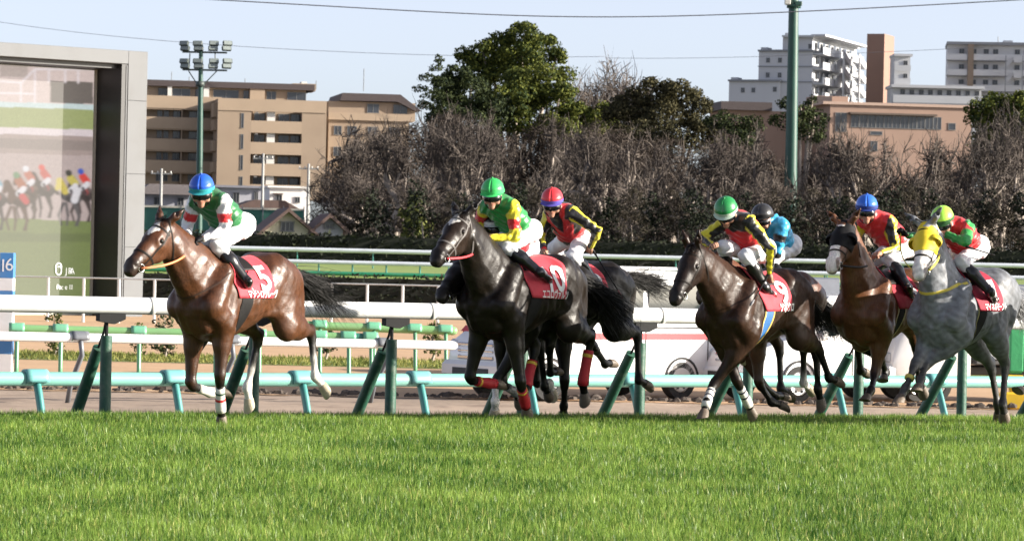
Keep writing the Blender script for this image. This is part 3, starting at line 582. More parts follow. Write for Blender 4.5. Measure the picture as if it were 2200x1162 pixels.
# ------------------------------------------------------------------ giant screen
def screen():
    e = np.array([.766, .643, 0]); n_in = np.array([-.643, .766, 0]); R0 = P(318, 112, 114.0); top = R0[2]; g = -.95; hgt = top - g
    base = np.array([R0[0], R0[1], g]) - e * 6; root = empty('giant_screen', base, math.atan2(e[1], e[0])); tag(root, 'giant outdoor screen in a pale frame showing the race', 'screen')
    fm = MM('frame_panel', (.135, .142, .15), rough=.7, var=.05, scale=.6, dirt=((.09, .09, .085), .9, .3)); fd = MM('frame_shade', (.012, .013, .016), rough=.5, var=.2)  # shadow inside the frame's reveal is put into the near-black colour
    Lx = 22.0; W = 6.0     # local: x along, y into depth, right end at x = W
    for z0, z1 in ((0, 2.4), (2.405, 4.9), (4.905, 7.4), (7.405, hgt)): MB().bbox(W - .78, W, 0, 2.4, z0, z1, .012).build('frame_panel', fm, root)
    for x0, x1 in ((-Lx, -10), (-9.995, -2.0), (-1.995, W - .785)): MB().bbox(x0, x1, 0, 2.4, hgt - .46, hgt, .012).build('frame_panel', fm, root)
    MB().box(W - 1.02, W - .79, .04, 2.35, 0, hgt - .47).build('inner_jamb', fd, root); MB().box(W - .845, W - .80, .02, .05, 0, hgt - .5).build('jamb_trim', fm, root)
    MB().box(-Lx, W - 1.03, .30, 2.3, hgt - .62, hgt - .47).build('inner_lintel', fd, root)
    MB().box(-Lx, W - 1.03, 1.55, 2.2, 0, hgt - .63).build('panel_backing', MM('panel_edge', (.36, .37, .33), rough=.6, var=.06), root)
    ca, sa = math.cos(math.atan2(e[1], e[0])), math.sin(math.atan2(e[1], e[0]))
    def wl(x, y, z): return base + np.array([x * ca - y * sa, x * sa + y * ca, z])
    # picture: flat glowing panel painted per vertex
    yd = 1.50; xr = None
    for x in np.arange(W - 1.03, -6, -.01):
        if proj(wl(x, yd, 4))[0] < 197: xr = x; break
    nx, nz = 230, 260; xs = np.linspace(xr - 6.0, xr, nx); zb = .72; zs = np.linspace(zb - .2, hgt - .66, nz)
    V = np.array([[(x, yd, z) for z in zs] for x in xs]); px = np.array([[proj(wl(x, yd, z)) for z in zs] for x in xs]); X, Y = px[..., 0], px[..., 1]
    Y = Y - .03 * (X - 100)
    c = np.zeros((nx, nz, 3)); srgb = lambda *q: (np.array(q) / 255.0) ** 2.2
    def bandf(y0, col): c[Y > y0] = srgb(*col)
    for y0, col in ((0, (70, 50, 45)), (132, (222, 202, 196)), (222, (205, 222, 222)), (233, (160, 170, 110)), (276, (226, 212, 214)), (291, (170, 152, 146)), (332, (190, 172, 168)), (472, (120, 134, 78))): bandf(y0, col)
    c[(Y < 134) & (X > 105)] = srgb(150, 90, 60)
    def rect(x0, x1, y0, y1, col): c[(X > x0) & (X < x1) & (Y > y0) & (Y < y1)] = srgb(*col)
    rect(0, 60, 140, 168, (190, 175, 168)); rect(108, 200, 174, 221, (112, 104, 98)); rect(-300, 200, 300, 322, (150, 136, 130))
    def cap(x0, y0, x1, y1, r, col, a=1.0):
        dx, dy = x1 - x0, y1 - y0; t = np.clip(((X - x0) * dx + (Y - y0) * dy) / (dx * dx + dy * dy + 1e-9), 0, 1); d = np.hypot(X - x0 - t * dx, Y - y0 - t * dy); w_ = np.clip((r + 1.2 - d) / 2.4, 0, 1)[..., None] * a; c[:] = c * (1 - w_) + srgb(*col) * w_
    for a in ((0, 178, 48, 180), (48, 178, 75, 150), (75, 150, 200, 146), (45, 180, 45, 221), (75, 150, 75, 221), (105, 150, 105, 176), (140, 150, 140, 176), (168, 150, 168, 176), (0, 203, 75, 203)): cap(*a, 2.2, (240, 228, 230))
    cap(-80, 516, 190, 508, 9, (104, 116, 70), .8); cap(-80, 505, 60, 506, 6, (104, 116, 70), .7)
    def runner(x, y, s, coat, silk, capc, head=None):
        head = head or coat
        for dx, k in ((-14, -10), (-8, 4), (8, 12), (15, 4)): cap(x + dx * s, y + 26 * s, x + (dx + k) * s, y + 52 * s, 3.2 * s, coat); cap(x + (dx + k) * s, y + 52 * s, x + (dx + k * .4) * s, y + 72 * s, 2.2 * s, coat)
        cap(x - 6 * s, y + 6 * s, x + 12 * s, y + 12 * s, 15 * s, coat); cap(x - 10 * s, y, x - 22 * s, y - 22 * s, 7.5 * s, head); cap(x - 22 * s, y - 24 * s, x - 27 * s, y - 6 * s, 5 * s, head); cap(x + 20 * s, y + 6 * s, x + 34 * s, y + 18 * s, 4 * s, (60, 50, 48))
        cap(x + 8 * s, y - 2 * s, x + 20 * s, y + 4 * s, 4.5 * s, tuple(min(255, int(q * 1.7)) for q in coat), .6); cap(x - 3 * s, y + 16 * s, x + 12 * s, y + 22 * s, 6 * s, tuple(int(q * .6) for q in coat), .8); cap(x + 4 * s, y - 2 * s, x + 10 * s, y + 8 * s, 5 * s, (190, 70, 72), .7)
        cap(x + 2 * s, y - 28 * s, x + 10 * s, y - 18 * s, 8.5 * s, silk); cap(x + 12 * s, y - 12 * s, x + 2 * s, y - 2 * s, 6 * s, (226, 222, 226)); cap(x + 2 * s, y - 2 * s, x + 9 * s, y + 10 * s, 3 * s, (60, 55, 58)); cap(x - 3 * s, y - 40 * s, x - 2 * s, y - 39 * s, 6.5 * s, capc)
    runner(-120, 410, 1.0, (70, 56, 50), (180, 60, 60), (225, 225, 225)); runner(-14, 420, 1.05, (58, 48, 46), (120, 170, 190), (80, 120, 90)); runner(92, 398, .95, (62, 52, 50), (200, 90, 80), (220, 80, 70)); runner(58, 402, .95, (78, 62, 54), (190, 110, 90), (228, 228, 232)); runner(38, 420, 1.05, (84, 58, 46), (170, 100, 70), (100, 140, 100))
    cap(48, 424, 56, 434, 7, (196, 60, 64)); runner(176, 404, .95, (70, 60, 58), (220, 70, 60), (60, 90, 190)); runner(150, 410, 1.0, (96, 92, 92), (205, 190, 90), (60, 60, 50), (215, 195, 90)); cap(166, 408, 160, 428, 8, (226, 222, 226))
    mot = np.sin(X * .31 + np.sin(Y * .17) * 2) * np.sin(Y * .43 + np.sin(X * .11) * 3) * .5 + np.sin(X * .9 + Y * .5) * np.sin(Y * 1.1 - X * .3) * .5
    c *= (1 + .10 * mot[..., None] * np.array([1.0, .9, .8])) * (1 + .06 * np.sin(X * 1.9)[..., None] * (np.sin(Y * 1.9) > 0)[..., None])
    blur = lambda q: (q + np.roll(q, 1, 0) + np.roll(q, -1, 0) + np.roll(q, 1, 1) + np.roll(q, -1, 1) + np.roll(q, 2, 0) + np.roll(q, -2, 0)) / 7
    c = blur(c); c *= (1 + .04 * RNG.normal(size=(nx, nz, 1))); c = c * .96 + .015
    i = np.arange(nx - 1)[:, None] * nz + np.arange(nz - 1)[None, :]; Q = np.stack([i, i + nz, i + nz + 1, i + 1], -1).reshape(-1, 4)
    m = bpy.data.materials.new('screen_picture'); m.use_nodes = True; n = m.node_tree.nodes; b = n['Principled BSDF']; at = n.new('ShaderNodeAttribute'); at.attribute_name = 'Col'
    m.node_tree.links.new(at.outputs['Color'], b.inputs['Emission Color']); b.inputs['Emission Strength'].default_value = .34; b.inputs['Base Color'].default_value = (.03, .03, .03, 1); b.inputs['Roughness'].default_value = .7
    pic = arr_mesh('picture', V.reshape(-1, 3), Q, m, root, np.clip(c.reshape(-1, 3), 0, 1), False)
    gl = mat('screen_caption', (.6, .6, .6), rough=.6, emit=(1, 1, .95, .36))
    def put(txt, px_, py_, size):
        best = min(((x, z) for x in xs[::3] for z in zs[::3]), key=lambda q: np.hypot(*(np.array(proj(wl(q[0], yd, q[1]))) - (px_, py_))))
        tv, tf = text_verts(txt, size); MB().add(np.stack([tv[:, 0] + best[0], tv[:, 0] * 0 + yd - .03, tv[:, 1] + best[1]], 1), tf).build('caption', gl, pic); return best
    [put(c_, 142 + 7 * i_, 580, .30) for i_, c_ in enumerate('JRA')]; [put(c_, 124 + 5 * i_, 616, .24) for i_, c_ in enumerate('Race 11') if c_ != ' ']; x, z = put('', 126, 577, .1)
    for a0, a1, r_, dx, dz in ((-.6, 3.6, .12, 0, .04), (2.6, 6.6, .11, .0, -.09), (.2, 2.6, .06, .02, .0)):
        MB().tube([(x + dx + r_ * math.cos(t), yd - .03, z + dz + r_ * 1.15 * math.sin(t)) for t in np.linspace(a0, a1, 16)], .022, 6).build('emblem', gl, pic)
if 'screen' not in SKIP: screen()

# ------------------------------------------------------------------ buildings (front drawn in photograph columns and rows at a given distance)
TAN = MM('wall_tan', (.31, .235, .17), rough=.85, var=.06, scale=.3, dirt=((.24, .17, .12), .25, .35)); TANL = MM('parapet_tan', (.35, .265, .19), rough=.85, var=.06, scale=.4); ROOF = MM('roof_dark', (.06, .045, .045), rough=.7, var=.15); WIN = MM('window_glass', (.035, .04, .05), rough=.15, var=.2, scale=.5, coat=.3); WFR = MM('window_frame', (.17, .17, .17), rough=.6); PALE = MM('pale_wall', (.64, .62, .58), rough=.8, var=.06)
class Front:
    def __init__(s, name, label, xc, Y, ybase, rz=0.0, ground=.8, cat='building'):
        s.s = FPX / Y; s.xc = xc; p = P(xc, 500, Y); p[2] = ground; s.yg = proj(p)[1]; s.root = empty(name, p, rz); tag(s.root, label, cat); s.c = math.cos(rz); s.tn = math.tan(rz)
    def X(s, x, d=0.0): return (x - s.xc) / s.s / s.c + d * s.tn
    def Z(s, y): return (s.yg - y) / s.s
    def box(s, nm, m, x0, x1, yt, yb, d0, d1, parent=None, bev=0.0):
        b = MB(); a = (s.X(x0, d0), s.X(x1, d0), d0, d1, max(s.Z(yb), -.5), s.Z(yt)); (b.bbox(*a, bev) if bev else b.box(*a)); return b.build(nm, m, parent or s.root)
    def window(s, x0, x1, yt, yb, d, m=None, mull=1, fw=None):
        w_ = s.box('window', m or WIN, x0, x1, yt, yb, d - .02, d + .05); a = (s.X(x0, d), s.X(x1, d), s.Z(yb), s.Z(yt)); f = MB(); t = .06
        f.box(a[0] - t, a[1] + t, d - .06, d + .02, a[3], a[3] + t); f.box(a[0] - t, a[1] + t, d - .08, d + .02, a[2] - t, a[2])
        for i in range(mull + 2): x = a[0] + (a[1] - a[0]) * i / (mull + 1); f.box(x - t / 2, x + t / 2, d - .05, d + .02, a[2], a[3])
        f.build('frame', fw or WFR, w_); return w_
def tan_apartments():
    B = Front('apartment_building', 'tan apartment block with rows of balconies behind the floodlight mast', 500, 415, 420, R(10))
    # recessed left wing
    B.box('back_wall', TAN, 250, 470, 212, 425, 7.6, 18); B.box('side_wall', TAN, 240, 251, 205, 425, 6.0, 18)
    B.box('attic', TAN, 250, 640, 184, 213, 8.2, 18); B.box('roof', ROOF, 244, 660, 171, 184, 7.2, 19)
    for x0, x1 in ((322, 345), (352, 390), (402, 420), (440, 494), (505, 516), (555, 575), (600, 640)): B.window(x0, x1, 189, 210, 8.15)
    for x0, x1, m_ in ((343, 352, PALE), (420, 432, PALE), (520, 552, TANL)): B.box('pier', m_, x0, x1, 184, 212, 7.4, 8.2)
    for y0, y1 in ((206, 233), (252, 277), (299, 324), (346, 371)):
        B.box('balcony_parapet', TANL, 250, 462, y0, y1, 5.9, 6.1); B.box('balcony_slab', TAN, 250, 462, y1 - 2, y1 + 3, 6.0, 7.7)
        for k, (x0, x1) in enumerate(((322, 332), (336, 346), (356, 374), (390, 420))):
            B.window(x0, x1, y1 + 5, y1 + 19, 7.55)
        B.box('balcony_divider', TAN, 376, 378, y1 + 3, y1 + 24, 6.1, 7.6)
    # projecting block
    B.box('wall', TAN, 463, 534, 213, 425, 0, 17); B.box('wall', TAN, 642, 694, 232, 425, 0, 17); B.box('recess_wall', TAN, 534, 642, 232, 425, 1.9, 16); B.box('parapet', TANL, 463, 694, 212, 238, -.12, .0)
    for y0 in (258, 304, 350): B.box('balcony_parapet', TANL, 534, 642, y0, y0 + 26, .0, .15); B.box('balcony_slab', TAN, 534, 642, y0 + 22, y0 + 26, .15, 1.9)
    B.box('balcony_parapet', TANL, 534, 642, 395, 425, 0, .15)
    for y0 in (239, 285, 331, 377):
        for x0, x1 in ((538, 560), (590, 612), (616, 638)): B.window(x0, x1, y0 + 3, y0 + 18, 1.85)
        B.box('partition', PALE, 567, 584, y0 - 1, y0 + 20, .5, 1.9)
        B.box('lamp', PALE, 542, 548, y0, y0 + 3, .3, .5)
    for y0 in (244, 289, 334, 380): B.window(513, 518, y0, y0 + 30, -.01, mull=0)
    for y0 in (212, 240, 285, 331, 377): B.box('side_balcony', TANL, 452, 464, y0 + (18 if y0 > 220 else 10), y0 + 40, 1.0, 5.0)
    # right wing, stepped
    B.box('wall', TAN, 694, 868, 240, 425, 5, 20); B.box('attic', TAN, 690, 880, 205, 245, 8, 20); 
    rf = MB().prism([(B.X(716, 7), B.Z(204)), (B.X(722, 7), B.Z(187)), (B.X(848, 7), B.Z(187)), (B.X(895, 7), B.Z(222)), (B.X(880, 7), B.Z(222)), (B.X(842, 7), B.Z(203))], 7.2, 21); rf.build('roof', ROOF, B.root)
    for x0, x1 in ((775, 800), (832, 862)): B.window(x0, x1, 210, 228, 7.95)
    for x0, x1 in ((706, 722), (735, 755), (780, 800), (825, 850)): B.window(x0, x1, 262, 280, 4.95); B.window(x0, x1, 308, 326, 4.95)
    B.box('balcony_parapet', TANL, 694, 880, 232, 248, 4.6, 4.8); B.box('lift_house', TAN, 610, 660, 168, 184, 9, 14); B.box('lift_house', ROOF, 606, 640, 174, 184, 8.6, 9); B.box('roof_tank', PALE, 628, 640, 163, 169, 10, 12)
    for x in (346, 384, 505, 660, 764): MB().tube([(B.X(x, 10), 10, B.Z(180)), (B.X(x, 10), 10, B.Z(random.choice((130, 150, 160)))) ], .05, 5).build('antenna', WFR, B.root)
BWH = MM('block_white', (.50, .51, .53), rough=.75, var=.05, scale=.2, dirt=((.5, .5, .5), .15, .2)); BRN = MM('tower_brown', (.24, .145, .11), rough=.8, var=.06); TRIM = MM('trim_grey', (.22, .23, .25), rough=.7, var=.08)
def white_block():
    rz = R(-20); B = Front('apartment_building', 'white stepped apartment block with outside stairs and a brown lift tower', 1690, 610, 330, rz, 1.0); s = B.s; ca, sn = math.cos(rz), -math.sin(rz)
    # local x along the shaded front; local y into depth; the sunlit side is +x
    def fx(x): return (x - 1690) / s / ca
    def side_d(x0, x): return (x - x0) / (s * sn)        # depth on the +x side that reaches column x
    steps = [('lower', 1562, 1668, 172, 26), ('middle', 1624, 1736, 107, 30), ('upper', 1674, 1736, 76, 34)]
    for nm, x0, x1, yt, dd in steps:
        B.box('wall', BWH, x0, x1, yt + 4, 330, 0 if nm == 'lower' else (.6 if nm == 'middle' else 1.2), dd); B.box('roof_edge', TRIM if nm != 'upper' else BWH, x0 - 3, x1 + 2, yt, yt + 4, -.5 if nm == 'lower' else .2, dd + .4)
        B.box('roof_box', BWH, x0 + 6, x0 + 20, yt - 7, yt, 3, 6)
    for x, y, d in ((1640, 125, .6), (1665, 125, .6), (1640, 157, .6), (1665, 157, .6), (1655, 188, 0), (1588, 190, 0), (1610, 190, 0), (1762 - 34, 95, 1.2)): B.window(x, x + 7, y, y + 9, d - .02, mull=1)
    for y in (142, 175): B.box('ledge', TRIM, 1622, 1737, y, y + 2, .4, .7)
    x1 = B.X(1736)      # sunlit side: corridors
    for i, y in enumerate((96, 128, 160, 192, 224, 256)):
        z0, z1 = B.Z(y + 18), B.Z(y + 5); d1 = 31
        MB().box(x1 + .1, x1 + 1.8, .8, d1, z0 - .25, z0).build('corridor_floor', BWH, B.root); MB().box(x1 + 1.6, x1 + 1.8, .8, d1, z0, z0 + 1.1).build('corridor_parapet', BWH, B.root)
        for k in range(7):
            y0 = 3 + k * 4; w_ = MB().box(x1 - .02, x1 + .04, y0, y0 + 1.6, z0 + .9, z0 + 2.2).build('window', WIN, B.root); MB().box(x1 + .03, x1 + .06, y0 - .08, y0, z0 + .8, z0 + 2.3).build('frame', WFR, w_)
    MB().box(x1 - .5, x1 + 2.2, .4, 33, B.Z(78), B.Z(74)).build('roof_edge', BWH, B.root)
    for d0 in (9, 21):   # two outside stairs
        for y in (128, 160, 192, 224):
            za, zb = B.Z(y + 18), B.Z(y - 14); zm = (za + zb) / 2; xo = x1 + 2.0
            for (p0, q0), (p1, q1) in (((d0, za), (d0 + 4.2, zm)), ((d0 + 4.2, zm), (d0, zb))): MB().prism([(p0, q0), (p1, q1), (p1, q1 + 1.25), (p0, q0 + 1.25)], xo + (0 if q0 == za else 1.3), xo + (.2 if q0 == za else 1.5), 0).build('stair_parapet', BWH, B.root)
            MB().bbox(xo, xo + 1.6, d0 + 4.1, d0 + 6.0, zm - .15, zm + 1.15, .1).build('stair_landing', BWH, B.root)
        for yy in (d0 - .2, d0 + 6.1): MB().box(xo + 1.4, xo + 1.7, yy, yy + .3, 0, B.Z(110)).build('stair_column', BWH, B.root)
    t0 = B.X(1736) + 8.1; MB().box(t0, t0 + 3.3, 8.0, 15.6, 0, B.Z(67)).build('lift_tower', BRN, B.root)
    # lower wing to the right
    C = Front('corridor_block', 'long low white block with a row of windows beside the brown lift tower', 2010, 600, 330, 0, 1.0); 
    C.box('wall', BWH, 1912, 2104, 190, 330, 1.6, 10); C.box('roof_edge', BWH, 1908, 2108, 184, 190, -.2, 10); C.box('corridor_parapet', BWH, 1912, 2104, 206, 222, -.1, .1); C.box('corridor_floor', TRIM, 1912, 2104, 222, 226, -.1, 1.6); C.box('wall', BWH, 1916, 1950, 122, 190, 2.0, 9); C.box('roof_edge', BWH, 1914, 1954, 117, 122, 1.2, 9)
    for x in range(1930, 2100, 20): C.window(x, x + 9, 194, 203, 1.55)
    for y in (132, 160): C.window(1936, 1944, y, y + 8, 1.95); C.box('corridor_parapet', BWH, 1916, 1950, y + 10, y + 22, .9, 1.1)
def far_block():
    B = Front('apartment_building', 'grey balcony apartment block at the far right', 2110, 640, 300, R(-6), 1.0); B.box('wall', BWH, 2030, 2230, 97, 300, 1.4, 14); B.box('roof_edge', TRIM, 2026, 2235, 91, 97, -.2, 14.3); B.box('pier', MM('pier_brown', (.22, .17, .13), rough=.8), 2071, 2083, 96, 300, -.3, 1.6); B.box('roof_box', BWH, 2152, 2172, 84, 92, 4, 8)
    for y in (117, 150, 183, 216): B.box('balcony_parapet', BWH, 2027, 2070, y, y + 13, -.1, .1); B.box('balcony_parapet', BWH, 2084, 2230, y, y + 13, -.1, .1); B.box('balcony_slab', TRIM, 2027, 2230, y + 13, y + 15, .1, 1.4)
    for y in (106, 139, 172, 205):
        for x in (2060, 2086, 2112, 2132, 2178, 2198): B.window(x - 5, x + 5, y, y + 9, 1.35)
    for y0 in (122, 155):
        for a, b in (((2150, y0 + 26), (2166, y0 + 10)), ): MB().prism([(B.X(a[0]), B.Z(a[1])), (B.X(b[0]), B.Z(b[1])), (B.X(b[0]), B.Z(b[1] - 12)), (B.X(a[0]), B.Z(a[1] - 12))], -1.3, -1.1).build('stair_parapet', BWH, B.root)
        B.box('stair_landing', BWH, 2166, 2182, y0, y0 + 13, -1.8, -1.0)
    for x in (2148, 2184): B.box('stair_column', TRIM, x, x + 2, 120, 300, -1.6, -1.3)
    MB().tube([(B.X(2136), 4, B.Z(91)), (B.X(2136), 4, B.Z(76))], .07, 5).build('antenna', WFR, B.root)
PINK = MM('wall_pink', (.32, .215, .165), rough=.85, var=.06, scale=.3)
def tan_low():
    B = Front('low_building', 'low pinkish tan building with a long dark window band at the right', 1900, 400, 400, R(8)); B.box('wall', PINK, 1776, 2085, 228, 420, 0, 16); B.box('roof_edge', MM('pale_edge', (.42, .30, .24), rough=.8), 1760, 2090, 222, 228, -.3, 16.3); B.box('wall', PINK, 1560, 1776, 240, 420, 8, 18); B.box('roof', ROOF, 1548, 1660, 222, 240, 7, 18.5); B.box('roof_box', PINK, 1750, 1822, 207, 222, 4, 9); B.box('roof_box', ROOF, 1750, 1786, 208, 221.5, 3.8, 4)
    B.box('canopy', MM('canopy_brown', (.10, .075, .06), rough=.8), 1818, 2008, 244, 248, -.9, .0)
    for x in range(1822, 2004, 18): B.window(x, x + 16.5, 250, 275, -.02, mull=1)
    for a in ((1788, 1798, 246, 285), (1800, 1812, 246, 285), (1866, 1880, 305, 325), (2035, 2050, 262, 275), (1865, 1890, 284, 290)): B.window(*a, -.02, mull=0)
def houses():
    WH = MM('house_white', (.74, .72, .69), rough=.8, var=.05, scale=.5); RB = MM('roof_brown', (.11, .07, .06), rough=.8, var=.2, scale=1.5); CR = MM('house_cream', (.55, .50, .38), rough=.8, var=.06, scale=.4, dirt=((.42, .38, .30), .6, .3)); LV = MM('house_grey', (.36, .36, .40), rough=.8, var=.08)
    def gable(label, xc, Y, half, yap, yeave, m, rf, depth=6.0, over=.4, front=True, nm='house'):
        B = Front(nm, label, xc, Y, 520, R(10), cat='house'); w_ = half / B.s; zE, zA = B.Z(yeave), B.Z(yap)
        MB().prism([(-w_, -.3), (w_, -.3), (w_, zE), (0, zA), (-w_, zE)], 0, depth).build('wall', m, B.root)
        for sg in (-1, 1):
            q = [(0, zA + .02), (sg * (w_ + over), zE - over * (zA - zE) / w_ + .02), (sg * (w_ + over), zE - over * (zA - zE) / w_ + .22), (0, zA + .24)]; MB().prism(q, -.45, depth + .4).build('roof', rf, B.root)
        return B
    B = gable('cream gabled house with a glazed front corner', 618, 179, 62, 456, 508, CR, RB, 5); B.window(604, 630, 478, 496, -.03, mull=2)
    B = gable('small grey gabled house right of the cream one', 707, 179.5, 30, 468, 494, LV, RB, 4); B.window(698, 716, 482, 490, -.03)
    B = Front('house', 'white flat-roofed house lit by the sun', 615, 300, 500, R(10), cat='house'); B.box('wall', WH, 578, 664, 404, 500, 0, 7); B.box('roof_edge', WH, 574, 668, 400, 404, -.3, 7.3); B.window(592, 604, 420, 436, -.03); B.box('awning', RB, 588, 608, 416, 418, -.7, 0); B.window(632, 642, 424, 434, -.03)
    B = Front('house', 'long grey house with a low roof left of the white one', 520, 310, 500, R(10), cat='house'); B.box('wall', LV, 440, 574, 404, 500, 0, 8); B.box('roof', MM('roof_slate', (.2, .2, .23), rough=.6, var=.1), 434, 577, 399, 404, -.6, 8.5); B.window(500, 512, 415, 435, -.03); B.window(545, 552, 412, 430, -.03)
    B = Front('house', 'house with a broad dark brown roof behind the green screen fence', 575, 296, 500, R(10), cat='house'); B.box('wall', LV, 500, 640, 450, 505, 1, 7); MB().prism([(B.X(490), B.Z(452)), (B.X(650), B.Z(452)), (B.X(610), B.Z(430)), (B.X(545), B.Z(430))], 0, 8).build('roof', RB, B.root)
    B = Front('house', 'dim house with a brown roof left of the floodlight mast', 350, 320, 500, R(10), cat='house'); B.box('wall', LV, 300, 420, 415, 500, 0, 8); MB().prism([(B.X(292), B.Z(418)), (B.X(428), B.Z(418)), (B.X(400), B.Z(396)), (B.X(318), B.Z(396))], -1, 9).build('roof', MM('roof_grey', (.16, .14, .14), rough=.8, var=.2), B.root); B.window(330, 345, 425, 440, -.03); B.window(380, 392, 425, 440, -.03)
    # green screen fence
    F_ = Front('screen_fence', 'green screen fence with a cream top rail in front of the houses', 480, 270, 500, cat='fence'); gm = MM('screen_green', (.05, .17, .13), rough=.8, var=.12, scale=.6)
    xs = list(range(300, 660, 44))
    for a, b in zip(xs, xs[1:]): F_.box('panel', gm, a + .5, b - .5, 449, 504, 0, .05)
    for a in xs: F_.box('post', GY, a - 1, a + 1, 440, 506, -.12, -.02)
    F_.box('top_rail', MM('cream_rail', (.72, .68, .55), rough=.7), 300, 652, 445, 449, -.1, .1); F_.box('base_rail', MM('cream_rail', (.72, .68, .55)), 300, 652, 500, 504, -.1, -.02)
if 'build' not in SKIP: tan_apartments(); white_block(); far_block(); tan_low(); houses()

# ------------------------------------------------------------------ masts and wires
MASTG = MM('mast_green', (.018, .07, .052), rough=.45, var=.12, scale=1, dirt=((.08, .10, .09), 1.5, .25))
def masts():
    p = P(1699, 430, 215); p[2] = .8; r_ = empty('lamp_mast', p); tag(r_, 'tall dark green mast rising out of the trees at the right', 'mast'); s = FPX / 215; top = P(1706, -40, 215) - p; tp = P(1705.5, 14, 215) - p
    smooth_angle(MB().tube([(0, 0, 0), (tp[0] * .5, 0, tp[2] * .5), tuple(top)], [.46, .38, .31], 18).build('pole', MASTG, r_), 50); MB().tube([tp - (0, 0, .12), tp + (0, 0, .12)], .46, 16).build('collar', MASTG, r_, True)
    MB().bbox(tp[0] - .62, tp[0] - .25, -.5, -.1, tp[2] + .05, tp[2] + .45, .05).build('floodlight', PALE, r_); MB().bbox(tp[0] + .05, tp[0] + .5, -.5, -.1, tp[2], tp[2] + .3, .05).build('floodlight', MASTG, r_)
    Y = 250; s = FPX / Y; p = P(427, 440, Y); p[2] = .8; r_ = empty('floodlight_mast', p); tag(r_, 'dark green floodlight mast with two rows of lamps in front of the tan apartments', 'mast')
    q = lambda x, y, d=0.0: P(x, y, Y) - p + np.array([0, d, 0]); dk = MM('lamp_dark', (.05, .065, .06), rough=.5, var=.15); fc = MM('lamp_face', (.22, .25, .24), rough=.2, var=.1, coat=.3)
    smooth_angle(MB().tube([q(427, 520) * (1, 1, 0), q(429, 330), q(432, 96)], [.29, .24, .15], 14).build('pole', MASTG, r_), 50)
    for yb in (113, 151):
        MB().tube([q(392, yb - 1), q(488, yb + 1)], .07, 6).build('crossarm', dk, r_)
        for i, x in enumerate((398, 427, 458, 487)):
            for yy in (yb - 19, yb - 8):
                c = q(x + (0 if yy > yb - 12 else (2 if i > 1 else -2)), yy, -.1); a = -.35 + .25 * i; tl = -.35; hw, hh, hd = .36, .19, .12
                M3 = Matrix.Rotation(a, 3, 'Z') @ Matrix.Rotation(tl, 3, 'X'); b = MB().bbox(-hw, hw, -hd, hd, -hh, hh, .05); b.v = [v @ np.array(M3).T + c for v in b.v]; fl = b.build('floodlight', dk, r_)
                b = MB().box(-hw * .85, hw * .85, -hd - .015, -hd - .002, -hh * .8, hh * .8); b.v = [v @ np.array(M3).T + c for v in b.v]; b.build('lens', fc, fl)
    for x0, y0, x1, y1 in ((405, 153, 424, 182), (466, 153, 438, 182), (408, 115, 406, 150), (462, 115, 463, 150)): MB().tube([q(x0, y0), q(x1, y1)], .045, 5).build('stay', dk, r_)
    MB().tube([q(430, 181) + (0, 0, -.2), q(430, 181) + (0, 0, .2)], .34, 12).build('collar', dk, r_, True)
    um = MM('utility_grey', (.30, .30, .29), rough=.8, var=.1)
    for x, yt, Y, lb in ((562, 330, 292, 'thin grey utility pole beside the white house'), (660, 352, 296, 'grey utility pole with a crossarm among bare branches'), (344, 362, 282, 'grey utility pole with a lamp left of the floodlight mast')):
        p = P(x, 500, Y); p[2] = .8; r_ = empty('utility_pole', p); tag(r_, lb, 'utility pole', 'utility poles among the houses'); zt_ = P(x, yt, Y)[2] - .8; MB().tube([(0, 0, 0), (0, 0, zt_)], [.16, .11], 8).build('pole', um, r_, True); MB().box(-.9, .9, -.06, .06, zt_ - .5, zt_ - .38).build('crossarm', um, r_)
        for dx in (-.8, -.3, .3, .8): MB().lathe([(.05, 0), (.07, .08), (.04, .16)], 6, np.array([[1, 0, 0, dx], [0, 1, 0, 0], [0, 0, 1, zt_ - .38], [0, 0, 0, 1.0]])).build('insulator', PALE, r_)
    wm = MM('wire_dark', (.10, .10, .12), rough=.6)
    def wire(label, pts, Y, r_=.045):
        w_ = np.array([P(x, y, Y) for x, y in pts]); t = np.linspace(0, 1, len(w_)); tt = np.linspace(0, 1, 40); cf = [np.polyfit(t, w_[:, i], min(len(pts) - 1, 3)) for i in range(3)]; c = np.stack([np.polyval(cf[i], tt) for i in range(3)], 1); o = MB().tube(c, r_, 5).build('power_line', wm, None, True, off=c[0], loc=tuple(c[0])); tag(o, label, 'wire', 'power lines across the sky')
    wire('dark overhead wire sagging across the top of the sky', [(330, -8), (760, 20), (1100, 33), (1400, 34), (1700, 28), (2260, -4)], 200, .035)
    wire('faint thin wire low in the sky above the tan apartments', [(-60, 38), (400, 92), (900, 118), (1300, 122)], 420, .03); wire('faint thin wire behind the white block', [(1300, 125), (1700, 120), (2300, 92)], 560, .035)
masts()
